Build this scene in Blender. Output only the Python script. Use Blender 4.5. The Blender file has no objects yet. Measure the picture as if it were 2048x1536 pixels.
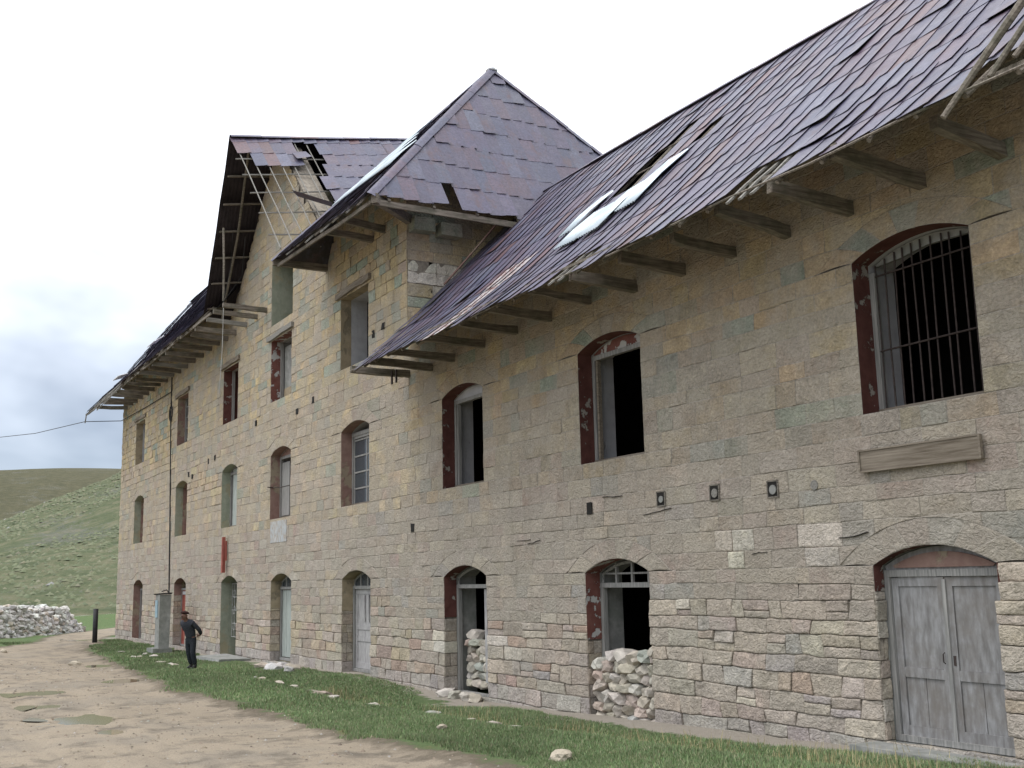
import bpy, bmesh, math, random
import numpy as np
from mathutils import Vector, Matrix, noise as mn
from mathutils.geometry import intersect_point_line
random.seed(7); RNG = np.random.default_rng(11)
SC = bpy.context.scene
COL = SC.collection
# ---------------------------------------------------------------- camera
YAW, PITCH, ROLL, FPX, DIST, EYE = 1.04573398, 0.171682697, -0.0227487057, 2230.5, 12.08, 2.35
fwd = Vector((-math.sin(YAW)*math.cos(PITCH), math.cos(YAW)*math.cos(PITCH), math.sin(PITCH)))
rgt0 = Vector((math.cos(YAW), math.sin(YAW), 0)); up0 = rgt0.cross(fwd)
rgt = rgt0*math.cos(ROLL)+up0*math.sin(ROLL); upv = -rgt0*math.sin(ROLL)+up0*math.cos(ROLL)
CAM = Vector((0, -DIST, EYE))
cd = bpy.data.cameras.new('camera'); cam = bpy.data.objects.new('camera', cd); COL.objects.link(cam)
cam.matrix_world = Matrix(((rgt.x, upv.x, -fwd.x, CAM.x), (rgt.y, upv.y, -fwd.y, CAM.y), (rgt.z, upv.z, -fwd.z, CAM.z), (0, 0, 0, 1)))
cd.sensor_width = 36; cd.lens = 36*FPX/2048; cd.clip_end = 4000; cd.clip_start = 0.1
SC.camera = cam
# ---------------------------------------------------------------- light, sky, exposure
SUN_EL, SUN_AZ = math.radians(66), math.radians(200)      # soft sun behind thick cloud, in front of the facade
w = bpy.data.worlds.new('World'); SC.world = w; w.use_nodes = True
nt = w.node_tree; nt.nodes.clear()
def N(t, typ, **k):
    n = t.nodes.new(typ)
    for a, b in k.items(): setattr(n, a, b)
    return n
def L(t, a, b): t.links.new(a, b)
def ramp(t, fac, stops, interp='LINEAR'):
    r = N(t, 'ShaderNodeValToRGB'); r.color_ramp.interpolation = interp
    e = r.color_ramp.elements
    while len(e) < len(stops): e.new(0.5)
    for el, (p, c) in zip(e, stops):
        el.position = p; el.color = (*c, 1) if len(c) == 3 else c
    L(t, fac, r.inputs[0]); return r.outputs[0]
def mth_w(t, a, z):      # cloud cover thins a little with height
    m = N(t, 'ShaderNodeMath', operation='MULTIPLY_ADD'); L(t, z, m.inputs[0]); m.inputs[1].default_value = .55; L(t, a, m.inputs[2])
    n = N(t, 'ShaderNodeMath', operation='SUBTRACT', use_clamp=True); L(t, m.outputs[0], n.inputs[0]); n.inputs[1].default_value = .12; return n.outputs[0]
sky = N(nt, 'ShaderNodeTexSky', sky_type='NISHITA', sun_disc=False, sun_elevation=SUN_EL, sun_rotation=SUN_AZ, altitude=3500)
tc = N(nt, 'ShaderNodeTexCoord'); mp = N(nt, 'ShaderNodeMapping')
mp.inputs['Scale'].default_value = (1.0, 1.0, 2.6); mp.inputs['Location'].default_value = (0.35, 0.1, 0.25)
L(nt, tc.outputs['Generated'], mp.inputs['Vector'])
nz = N(nt, 'ShaderNodeTexNoise'); nz.inputs['Scale'].default_value = 1.9; nz.inputs['Detail'].default_value = 5; nz.inputs['Roughness'].default_value = 0.5; nz.inputs['Distortion'].default_value = .3
L(nt, mp.outputs[0], nz.inputs['Vector'])
sx0 = N(nt, 'ShaderNodeSeparateXYZ'); L(nt, tc.outputs['Generated'], sx0.inputs[0])
cl = ramp(nt, mth_w(nt, nz.outputs['Fac'], sx0.outputs[2]), [(0.34, (0.40, 0.43, 0.475)), (0.43, (0.76, 0.80, 0.855)), (0.52, (1.18, 1.21, 1.25)), (0.62, (1.40, 1.41, 1.43))])
skm = N(nt, 'ShaderNodeMix', data_type='RGBA', blend_type='ADD'); skm.inputs[0].default_value = 0.05
sx = N(nt, 'ShaderNodeSeparateXYZ'); L(nt, tc.outputs['Generated'], sx.inputs[0])
zm_ = N(nt, 'ShaderNodeMapRange'); zm_.inputs[1].default_value = 0.0; zm_.inputs[2].default_value = 1.0; zm_.inputs[3].default_value = .70; zm_.inputs[4].default_value = 1.75; L(nt, sx.outputs[2], zm_.inputs[0])
cz_ = N(nt, 'ShaderNodeVectorMath', operation='SCALE'); L(nt, cl, cz_.inputs[0]); L(nt, zm_.outputs[0], cz_.inputs['Scale'])
L(nt, cz_.outputs[0], skm.inputs[6]); L(nt, sky.outputs[0], skm.inputs[7])
bg = N(nt, 'ShaderNodeBackground'); bg.inputs['Strength'].default_value = 1.0
L(nt, skm.outputs[2], bg.inputs['Color'])
wo = N(nt, 'ShaderNodeOutputWorld'); L(nt, bg.outputs[0], wo.inputs[0])
sl = bpy.data.lights.new('sun', 'SUN'); sl.energy = 1.5; sl.angle = math.radians(22); sl.color = (1, .98, .95)
so = bpy.data.objects.new('sun', sl); COL.objects.link(so)
sd = Vector((math.sin(SUN_AZ)*math.cos(SUN_EL), math.cos(SUN_AZ)*math.cos(SUN_EL), math.sin(SUN_EL)))
so.rotation_euler = sd.to_track_quat('Z', 'Y').to_euler(); so.location = (0, -30, 60)
SC.view_settings.view_transform = 'Standard'; SC.view_settings.look = 'None'
SC.view_settings.exposure = 0.0; SC.view_settings.gamma = 1; SC.view_settings.use_curve_mapping = False

# ---------------------------------------------------------------- helpers
def project(P):
    d = P-CAM; z = d.dot(fwd)
    if z < 0.3: return None
    return (1024+FPX*d.dot(rgt)/z, 768-FPX*d.dot(upv)/z)
def screen_area(vs):
    pts = [project(Vector(v)) for v in vs[::max(1, len(vs)//14)]]
    pts = [p for p in pts if p]
    if len(pts) < 3: return 0
    xs = [min(2048, max(0, p[0])) for p in pts]; ys = [min(1536, max(0, p[1])) for p in pts]
    return (max(xs)-min(xs))*(max(ys)-min(ys))
def n3(x, y, z): return mn.noise(Vector((x, y, z)))
def props(o, label=None, cat=None, group=None, kind=None):
    if label: o['label'] = label
    if cat: o['category'] = cat
    if group: o['group'] = group
    if kind: o['kind'] = kind
    return o
def empty(name, loc, label, cat, group=None, rz=0):
    o = bpy.data.objects.new(name, None); COL.objects.link(o); o.location = loc; o.rotation_euler[2] = rz
    o.empty_display_size = .3
    return props(o, label, cat, group)
def attach(o, parent):
    if parent:
        o.parent = parent; o.matrix_parent_inverse = pinv(parent)
def pinv(p):
    m = p.matrix_basis.copy(); q = p
    while q.parent: m = q.parent.matrix_basis @ q.matrix_parent_inverse @ m; q = q.parent
    return m.inverted()
def mesh_obj(name, vs, fs, mat, parent=None, cols=None, smooth=False, mats=None, fmat=None):
    me = bpy.data.meshes.new(name); me.from_pydata([tuple(v) for v in vs], [], fs); 
    if cols is not None:
        a = me.color_attributes.new('col', 'FLOAT_COLOR', 'POINT')
        a.data.foreach_set('color', np.array(cols, dtype=np.float32).reshape(-1))
    for m in (mats or [mat]): me.materials.append(m)
    if fmat: me.polygons.foreach_set('material_index', fmat)
    if smooth: me.polygons.foreach_set('use_smooth', [True]*len(me.polygons))
    me.update()
    o = bpy.data.objects.new(name, me); COL.objects.link(o)
    attach(o, parent)
    return o
class MB:
    def __init__(s): s.v = []; s.f = []; s.c = []
    def add(s, v, f, c=None):
        n = len(s.v); s.v += [tuple(p) for p in v]; s.f += [tuple(i+n for i in q) for q in f]
        s.c += (c if isinstance(c, list) else [c or (1, 1, 1, 0)]*len(v)); return s
    def box(s, c, sz, M=None, jit=0, col=None):
        v = []
        for z in (-.5, .5):
            for x, y in ((-.5, -.5), (.5, -.5), (.5, .5), (-.5, .5)):
                p = Vector((x*sz[0], y*sz[1], z*sz[2]))+Vector([random.uniform(-jit, jit) for _ in range(3)])
                if M: p = M @ p
                v.append(p+Vector(c))
        return s.add(v, [(3, 2, 1, 0), (4, 5, 6, 7), (0, 1, 5, 4), (1, 2, 6, 5), (2, 3, 7, 6), (3, 0, 4, 7)], col)
    def beam(s, a, b, w, h, segs=1, jit=0, roll=0, taper=1, col=None):
        a = Vector(a); b = Vector(b); d = (b-a); l = d.length; d.normalize()
        upn = Vector((0, 0, 1)) if abs(d.z) < .95 else Vector((1, 0, 0))
        r = d.cross(upn).normalized(); u = r.cross(d)
        if roll:
            r, u = r*math.cos(roll)+u*math.sin(roll), u*math.cos(roll)-r*math.sin(roll)
        v = []
        for i in range(segs+1):
            t = i/segs; k = 1+(taper-1)*t; c = a+(b-a)*t
            if 0 < i < segs or jit: c = c+r*random.uniform(-jit, jit)+u*random.uniform(-jit, jit)
            for x, y in ((-.5, -.5), (.5, -.5), (.5, .5), (-.5, .5)): v.append(c+r*x*w*k+u*y*h*k)
        f = [(0, 1, 2, 3), tuple(segs*4+i for i in (3, 2, 1, 0))]
        for i in range(segs):
            for j in range(4):
                q = i*4; f.append((q+j, q+4+j, q+4+(j+1) % 4, q+(j+1) % 4))
        return s.add(v, f, col)
    def tube(s, pts, r, n=6, col=None):
        pts = [Vector(p) for p in pts]; v = []
        for i, p in enumerate(pts):
            d = (pts[min(i+1, len(pts)-1)]-pts[max(i-1, 0)]).normalized()
            upn = Vector((0, 0, 1)) if abs(d.z) < .9 else Vector((1, 0, 0))
            a = d.cross(upn).normalized(); b = a.cross(d)
            rr = r[i] if isinstance(r, (list, tuple)) else r
            for k in range(n):
                t = 2*math.pi*k/n; v.append(p+a*math.cos(t)*rr+b*math.sin(t)*rr)
        f = [tuple(range(n-1, -1, -1)), tuple(range((len(pts)-1)*n, len(pts)*n))]
        for i in range(len(pts)-1):
            for k in range(n): f.append((i*n+k, i*n+(k+1) % n, (i+1)*n+(k+1) % n, (i+1)*n+k))
        return s.add(v, f, col)
    def prism(s, poly, y0, y1, col=None):      # polygon in (x, z), extruded along y
        n = len(poly); v = [(x, y0, z) for x, z in poly]+[(x, y1, z) for x, z in poly]
        f = [tuple(range(n)), tuple(range(2*n-1, n-1, -1))]+[(i, i+n, (i+1) % n+n, (i+1) % n) for i in range(n)]
        return s.add(v, f, col)
    def build(s, name, mat, parent=None, smooth=False, cols=False):
        return mesh_obj(name, s.v, s.f, mat, parent, s.c if cols else None, smooth)

# ---------------------------------------------------------------- materials
def material(name, rough=.8, spec=.3, metallic=0):
    m = bpy.data.materials.new(name); m.use_nodes = True; t = m.node_tree
    b = t.nodes['Principled BSDF']; b.inputs['Roughness'].default_value = rough
    b.inputs['Specular IOR Level'].default_value = spec; b.inputs['Metallic'].default_value = metallic
    return m, t, b
def noise_n(t, scale, detail=4, rough=.55, vec=None, sc=None, dist=0):
    n = N(t, 'ShaderNodeTexNoise'); n.inputs['Scale'].default_value = scale; n.inputs['Detail'].default_value = detail
    n.inputs['Roughness'].default_value = rough; n.inputs['Distortion'].default_value = dist
    if vec is None:
        g = N(t, 'ShaderNodeNewGeometry'); vec = g.outputs['Position']
    if sc:
        m = N(t, 'ShaderNodeMapping'); m.inputs['Scale'].default_value = sc; L(t, vec, m.inputs[0]); vec = m.outputs[0]
    L(t, vec, n.inputs['Vector']); return n.outputs['Fac']
def mix(t, fac, a, b, blend='MIX'):
    m = N(t, 'ShaderNodeMix', data_type='RGBA', blend_type=blend, clamp_factor=True)
    for s, v in ((0, fac), (6, a), (7, b)):
        if isinstance(v, (int, float)): m.inputs[s].default_value = v
        elif isinstance(v, tuple): m.inputs[s].default_value = (*v[:3], 1)
        else: L(t, v, m.inputs[s])
    return m.outputs[2]
def mth(t, op, a, b=0.0, clamp=False):
    m = N(t, 'ShaderNodeMath', operation=op, use_clamp=clamp)
    for i, v in enumerate((a, b)):
        if isinstance(v, (int, float)): m.inputs[i].default_value = v
        else: L(t, v, m.inputs[i])
    return m.outputs[0]
def bump(t, b, h, dist, strength=1.0):
    n = N(t, 'ShaderNodeBump'); n.inputs['Distance'].default_value = dist; n.inputs['Strength'].default_value = strength
    L(t, h, n.inputs['Height']); L(t, n.outputs[0], b.inputs['Normal'])
def attr(t, name='col'):
    a = N(t, 'ShaderNodeAttribute', attribute_name=name); return a
def remap(t, v, a, b): 
    m = N(t, 'ShaderNodeMapRange'); m.inputs[1].default_value = a; m.inputs[2].default_value = b; L(t, v, m.inputs[0]); return m.outputs[0]

# masonry: colour per stone, grain, plaster skin where alpha says so, damp streaks
M_stone, t, b = material('rough_stone', .93, .15)
a = attr(t)
g1 = noise_n(t, 2.2, 5); g2 = noise_n(t, 22, 6, .7); g3 = noise_n(t, 7, 5, .6)
c = mix(t, 1, a.outputs['Color'], ramp(t, g3, [(.28, (.76, .74, .72)), (.42, (.95, .945, .94)), (.55, (1.02, 1.01, 1)), (.72, (1.22, 1.20, 1.15))]), 'MULTIPLY')
c = mix(t, 1, c, ramp(t, g2, [(.3, (.70, .69, .68)), (.7, (1.27, 1.26, 1.25))]), 'MULTIPLY')
pl = noise_n(t, 1.1, 6, .62)
pf = mth(t, 'MULTIPLY', remap(t, mth(t, 'ADD', pl, mth(t, 'MULTIPLY', a.outputs['Alpha'], .34)), .48, .62), .6, True)
pc = ramp(t, g1, [(.3, (.295, .262, .22)), (.6, (.345, .312, .262))])
c = mix(t, pf, c, mix(t, 1, pc, ramp(t, g2, [(.3, (.82, .82, .82)), (.7, (1.18, 1.18, 1.18))]), 'MULTIPLY'))
st = noise_n(t, 1.0, 5, .6, sc=(1.3, 1.3, .13))
c = mix(t, mth(t, 'MULTIPLY', remap(t, st, .56, .74), .36), c, mix(t, 1, c, (.50, .52, .46), 'MULTIPLY'))
wn = noise_n(t, 2.6, 6, .7); c = mix(t, mth(t, 'MULTIPLY', remap(t, wn, .62, .75), .35), c, (.44, .43, .40))
c = mix(t, 1, c, (1.0, 1.0, 1.0), 'MULTIPLY')
L(t, c, b.inputs['Base Color'])
hh = mth(t, 'ADD', mth(t, 'MULTIPLY', g3, .55), mth(t, 'ADD', mth(t, 'MULTIPLY', g2, .35), mth(t, 'MULTIPLY', noise_n(t, 8, 4, .55, sc=(1, 1, 1.5), dist=1.8), 1.0)))
bump(t, b, hh, .045, .9)
def simple(name, c1, c2, sc=6, rough=.85, spec=.2, bd=.01, stretch=None, lo=.35, hi=.65, metallic=0, c3=None, sc3=2.0):
    m, t, b = material(name, rough, spec, metallic)
    n = noise_n(t, sc, 6, .6, sc=stretch)
    c = ramp(t, n, [(lo, c1), (hi, c2)])
    if c3: c = mix(t, mth(t, 'MULTIPLY', remap(t, noise_n(t, sc3, 6, .7), .46, .70), .85), c, c3)
    L(t, c, b.inputs['Base Color']); bump(t, b, n, bd)
    return m
M_wallcore = simple('mortar_core', (.16, .14, .115), (.25, .22, .18), 9, bd=.02)
M_dark = simple('dark_parts_and_shade', (.012, .011, .010), (.022, .02, .018), 3)  # near black stands in for shade in rooms, holes and gaps; also pillar cap
def wood(name, c1, c2, axis='x', c3=None):
    s = {'x': (.35, 6, 6), 'y': (6, .35, 6), 'z': (6, 6, .35)}[axis]
    return simple(name, c1, c2, 5, .85, .2, .006, s, .3, .7, c3=c3)
M_wy = wood('weathered_joist_wood', (.075, .06, .048), (.27, .235, .195), 'y', c3=(.07, .075, .05))
M_wx = wood('weathered_board_wood', (.11, .088, .065), (.27, .232, .185), 'x')
M_wg = wood('grey_frame_wood', (.15, .15, .145), (.34, .33, .31), 'z')
M_wd = wood('bleached_batten_wood', (.12, .115, .10), (.30, .285, .26), 'y')
M_door = simple('blue_grey_door_paint', (.16, .153, .148), (.30, .298, .298), 4, .7, .25, .004, (3, 3, .7), c3=(.155, .135, .115), sc3=1.1)
M_door5 = simple('pale_grey_door_paint', (.27, .26, .26), (.42, .41, .40), 4, .75, .2, .004, (3, 3, .8))
M_door4 = simple('greenish_plank_paint', (.26, .29, .27), (.40, .43, .40), 4, .75, .2, .004, (4, 4, .5))
M_redwood = simple('red_brown_door_paint', (.22, .055, .04), (.32, .10, .075), 4, .6, .3, .003, (3, 3, .6))
def plaster(name, c1, c2, under, lo=.56, hi=.59, sc=2.3):
    m, t, b = material(name, .88, .2)
    n = noise_n(t, 5, 5); n2 = noise_n(t, sc, 6, .62)
    c = mix(t, remap(t, n2, lo, hi), ramp(t, n, [(.3, c1), (.7, c2)]), under)
    L(t, c, b.inputs['Base Color']); bump(t, b, mth(t, 'ADD', n, mth(t, 'MULTIPLY', remap(t, n2, lo, hi), -.6)), .02)
    return m
M_red = plaster('oxblood_reveal_paint', (.078, .030, .025), (.118, .050, .041), (.27, .245, .215), .60, .625, 3.4)
M_redflake = plaster('flaking_red_reveal_paint', (.13, .05, .04), (.18, .08, .065), (.40, .39, .37), .54, .56, 3.4)
M_redold = plaster('faded_red_reveal_paint', (.20, .12, .10), (.27, .18, .15), (.27, .22, .16), .55, .6, 1.6)
M_green = plaster('greenish_lime_reveal', (.23, .25, .19), (.31, .32, .25), (.30, .27, .18), .5, .62, 1.5)
M_buff = plaster('bare_reveal_stone', (.26, .21, .14), (.34, .28, .19), (.20, .17, .12), .52, .6, 1.8)
M_white = plaster('grey_white_inner_plaster', (.34, .34, .35), (.42, .42, .43), (.28, .27, .25), .66, .7, 1.5)
M_iron = simple('rusty_iron', (.025, .018, .016), (.055, .04, .035), 14, .7, .3, .002)
M_black = simple('black_post_paint', (.014, .014, .016), (.03, .03, .032), 8, .6, .3, .002)
M_conc = simple('grey_cement', (.20, .20, .19), (.30, .30, .28), 5, .9, .15, .006, c3=(.17, .18, .16))
M_wire = simple('dark_cable', (.02, .02, .02), (.04, .04, .04), 5, .6)
M_rope = simple('pale_cord', (.30, .29, .27), (.4, .4, .38), 5, .8)
M_tin = simple('bright_corrugated_tin', (.36, .42, .46), (.56, .63, .67), 1.6, .42, .5, .002, metallic=.2)
m, t, b = material('window_glass', .12, .6); b.inputs['Base Color'].default_value = (.05, .06, .07, 1); M_glass = m
# roof tin: faded purple-brown paint over sheet metal, base blued for reflected sky
M_roof, t, b = material('weathered_tin_shingle', .5, .42)
a = attr(t); rn = noise_n(t, 2.4, 6, .65, sc=(1, 1, 1)); rn2 = noise_n(t, 14, 5, .7)
c = mix(t, 1, a.outputs['Color'], ramp(t, rn2, [(.3, (.62, .62, .64)), (.7, (1.42, 1.42, 1.42))]), 'MULTIPLY')
c = mix(t, mth(t, 'MULTIPLY', remap(t, rn, .50, .66), .5), c, (.098, .104, .150))
c = mix(t, mth(t, 'MULTIPLY', remap(t, noise_n(t, 1.0, 7, .72, sc=(1.6, 1.6, .7)), .53, .66), .6), c, (.094, .050, .052))
c = mix(t, a.outputs['Alpha'], c, ramp(t, noise_n(t, 9, 5, .75), [(.46, (.17, .06, .045)), (.54, (.5, .5, .5))]))
L(t, c, b.inputs['Base Color'])
L(t, ramp(t, rn, [(.3, (.38, .38, .38)), (.7, (.60, .60, .60))]), b.inputs['Roughness'])
bump(t, b, rn, .03, .5)
# loose rubble
M_rub, t, b = material('loose_rubble_stone', .93, .15)
a = attr(t); n = noise_n(t, 6, 6, .7); 
L(t, mix(t, 1, a.outputs['Color'], ramp(t, n, [(.3, (.7, .7, .7)), (.7, (1.2, 1.2, 1.2))]), 'MULTIPLY'), b.inputs['Base Color'])
bump(t, b, noise_n(t, 14, 5, .7), .02)
# grass blades
M_blade, t, b = material('grass_blade', .75, .2); L(t, attr(t).outputs['Color'], b.inputs['Base Color'])
# ground
M_ground, t, b = material('turf_and_dirt', .95, .1)
sdn = attr(t, 'road'); bare = attr(t, 'bare')
e1 = noise_n(t, 1.6, 6, .65); e2 = noise_n(t, 9, 6, .7); e3 = noise_n(t, .35, 4); e4 = noise_n(t, 45, 4, .7)
edge = mth(t, 'ADD', sdn.outputs['Fac'], mth(t, 'MULTIPLY', mth(t, 'SUBTRACT', e1, .5), 1.5))
dirtc = ramp(t, e3, [(.35, (.25, .21, .16)), (.5, (.285, .24, .182)), (.68, (.23, .20, .16))])
dirtc = mix(t, remap(t, e1, .5, .68), dirtc, (.145, .125, .10))
rut = noise_n(t, 1.0, 4, .6, sc=(.16, 1.3, 1))
dirtc = mix(t, mth(t, 'MULTIPLY', remap(t, rut, .54, .70), .4), dirtc, (.115, .102, .088))
dirtc = mix(t, 1, dirtc, ramp(t, e4, [(.3, (.72, .72, .72)), (.7, (1.25, 1.25, 1.25))]), 'MULTIPLY')
grassc = ramp(t, e2, [(.3, (.065, .095, .042)), (.55, (.095, .135, .058)), (.75, (.14, .16, .08))])
grassc = mix(t, remap(t, e1, .58, .72), grassc, (.13, .115, .06))
mud = (.125, .105, .078)
gm = mix(t, remap(t, edge, -.42, .0), dirtc, mud)
gm = mix(t, remap(t, edge, .0, .22), gm, grassc)
bareM = remap(t, mth(t, 'ADD', bare.outputs['Fac'], mth(t, 'MULTIPLY', mth(t, 'SUBTRACT', e1, .5), 1.6)), .45, .62)
gm = mix(t, bareM, gm, mix(t, e2, (.24, .21, .17), (.33, .30, .26)))
L(t, gm, b.inputs['Base Color'])
bump(t, b, mth(t, 'ADD', e2, mth(t, 'MULTIPLY', e4, .5)), .03)
M_hill, t, b = material('puna_hillside', .97, .05)
h1 = noise_n(t, .06, 6, .6, sc=(1, 1, 2.5)); h2 = noise_n(t, .35, 8, .75, sc=(1, .9, 1.6)); h3 = noise_n(t, 2.2, 5, .7); far = attr(t, 'farh')
c = ramp(t, h2, [(.30, (.065, .078, .046)), (.46, (.10, .118, .066)), (.56, (.14, .142, .088)), (.70, (.19, .18, .12))])
c2 = ramp(t, h2, [(.3, (.062, .066, .042)), (.55, (.098, .093, .058)), (.75, (.13, .12, .08))])
c = mix(t, far.outputs['Fac'], c, c2)
c = mix(t, mth(t, 'MULTIPLY', remap(t, mth(t, 'ADD', h1, mth(t, 'MULTIPLY', mth(t, 'SUBTRACT', h3, .5), .8)), .60, .68), .55), c, ramp(t, h3, [(.35, (.07, .07, .06)), (.65, (.19, .19, .18))]))
L(t, c, b.inputs['Base Color']); bump(t, b, mth(t, 'ADD', h2, mth(t, 'MULTIPLY', h3, .4)), .9, .8)
m, t, b = material('muddy_puddle_water', .06, .6); b.inputs['Base Color'].default_value = (.17, .14, .085, 1); M_pud = m
M_skin = simple('weathered_skin', (.12, .066, .048), (.165, .09, .066), 8, .6)
M_sweater = simple('charcoal_wool', (.028, .03, .037), (.05, .054, .064), 30, .95, .1, .004)
M_trouser = simple('dark_trouser_cloth', (.016, .02, .024), (.032, .036, .042), 20, .9, .1, .003)
M_cap = simple('maroon_knit_wool', (.028, .014, .013), (.05, .026, .024), 30, .95, .1, .004)
M_boot = simple('black_boot', (.012, .012, .012), (.035, .035, .035), 10, .6)

# ---------------------------------------------------------------- piece registry: the 300 largest seen become objects of their own
PIECES = {'stone': [], 'roof_tile': [], 'loose_stone': []}
def piece(kind, parent, v, f, c, mat, name=None, smooth=True):
    PIECES[kind].append((screen_area(v), parent, v, f, c, mat, False))
def flush(kind, name, rest_name, limit=300):
    L_ = sorted(PIECES[kind], key=lambda p: -p[0]); rest = {}
    for i, (s, par, v, f, c, mat, sm) in enumerate(L_):
        if i < limit:
            mesh_obj(name, v, f, mat, par, c, sm)
        else:
            r = rest.setdefault((par, mat), MB()); r.add(v, f, c)
    for (par, mat), r in rest.items():
        o = r.build(rest_name, mat, par, False, True); o['kind'] = 'stuff'

# ---------------------------------------------------------------- ground
ROAD = [(60, -4.3), (0, -4.4), (-13.9, -4.5), (-15.1, -4.5), (-17.4, -4.6), (-19.9, -4.7), (-22.7, -4.6), (-26.4, -4.8), (-28.6, -5.3), (-34.2, -4.8), (-44.6, -3.9), (-51.5, -3.5),
        (-56.3, -2.6), (-58, -1.8), (-63, -1.0), (-68, .5), (-76, 6), (-84, 14), (-92, 12), (-83, 4), (-73, -1.6), (-68, -2.9), (-60, -4.9), (-57, -6.6), (-61, -9), (-75, -14), (-120, -20), (-120, -80), (60, -80)]
def sdist(X, Y, poly):
    n = len(poly); d = np.full(X.shape, 1e9); ins = np.zeros(X.shape, bool)
    for i in range(n):
        ax, ay = poly[i]; bx, by = poly[(i+1) % n]
        ex, ey = bx-ax, by-ay; wx, wy = X-ax, Y-ay
        tt = np.clip((wx*ex+wy*ey)/(ex*ex+ey*ey), 0, 1)
        d = np.minimum(d, np.hypot(wx-ex*tt, wy-ey*tt))
        cnd = ((ay > Y) != (by > Y)) & (X < (bx-ax)*(Y-ay)/(by-ay+1e-12)+ax); ins ^= cnd
    return np.where(ins, -d, d)
_G = np.random.default_rng(3).random((256, 256))
def vnoise(X, Y):
    xi = np.floor(X).astype(int); yi = np.floor(Y).astype(int); fx = X-xi; fy = Y-yi
    fx = fx*fx*(3-2*fx); fy = fy*fy*(3-2*fy)
    g = lambda i, j: _G[i % 256, j % 256]
    return (g(xi, yi)*(1-fx)+g(xi+1, yi)*fx)*(1-fy)+(g(xi, yi+1)*(1-fx)+g(xi+1, yi+1)*fx)*fy-.5
def fbm(X, Y, s, o=4):
    r = 0; a = 1
    for k in range(o): r = r+a*vnoise(X*s+17.3*k, Y*s+5.1*k); s *= 2.03; a *= .5
    return r
PUDS = [(-24.6, -8.35, 1.0), (-22.1, -8.0, .35), (-27.6, -8.5, .6), (-31, -8.2, .7), (-41.8, -4.5, .8), (-33.2, -5.5, .7), (-64, -2.9, 1.6)]
def ground_z(X, Y):
    X = np.asarray(X, float); Y = np.asarray(Y, float)
    base = np.interp(X, [-75, -60, -44, -36, -29, -24, -18, -11, -9, 5], [-.42, -.36, -.40, -.24, -.20, -.33, -.24, -.03, .04, .2])
    road = sdist(X, Y, ROAD)
    z = base*np.clip(1+(Y+3)/8, .35, 1)+(-.12)*np.clip(1-np.clip(1+(Y+3)/8, .35, 1), 0, 1)
    z = z+.05*fbm(X, Y, .35, 4)+.012*fbm(X, Y, 2.5, 3)
    dy = np.interp(X, [-50, -36, -30, -22, -14, -9], [-2.4, -2.6, -2.4, -2.0, -1.7, -1.4])
    z = z-.12*np.exp(-((Y-dy)/.35)**2)*np.clip((X+40)/5, 0, 1)+.07*np.exp(-((Y-dy+.7)/.5)**2)
    z = z-.07*np.clip(-road/.5, 0, 1)*np.clip((X+60)/10, 0, 1)
    for ry in (-7.2, -8.7, -10.1):
        yy = ry+.5*np.sin(X*.09)+.25*np.sin(X*.31+ry); z = z-.035*np.exp(-((Y-yy)/.16)**2)*(X > -60)+.015*np.exp(-((Y-yy-.3)/.15)**2)
    z = z+.012*fbm(X, Y, 1.2, 3)*np.clip(-road, 0, 1)
    for px_, py_, pr_ in PUDS: z = z-.05*np.exp(-(((X-px_)**2+(Y-py_)**2)/(pr_*pr_))**2)
    # near hillside beyond the road, behind the far corner of the building
    far = np.clip((-X-86)/8, 0, 1)
    t = np.clip((-X-84)/100, 0, 1); Hc = np.clip(12.6+.44*(Y-5.5), 2.5, 46)
    h = Hc*(1-(1-t)**1.6)*(1+.0*X)
    h = h*np.clip(1-(-X-190)/300, .3, 1)
    z = z+h+far*(1.1*fbm(X, Y, .05, 5)+.55*np.abs(fbm(X, Y*1.0+X*.3, .16, 4)))*np.clip(t*4, 0, 1)
    t2 = np.clip((-X-330)/300, 0, 1); H2 = 66*np.exp(-((Y-100)/320)**2)
    z = np.maximum(z, H2*np.sin(np.clip(t2, 0, 1)*math.pi/2)+far*2*fbm(X, Y, .01, 4)-4)
    return z
def axis(segs):
    out = [segs[0][0]]
    for a, b_, st in segs:
        n = max(1, int(round((b_-a)/st))); out += list(np.linspace(a, b_, n+1)[1:])
    return np.array(out)
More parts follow.
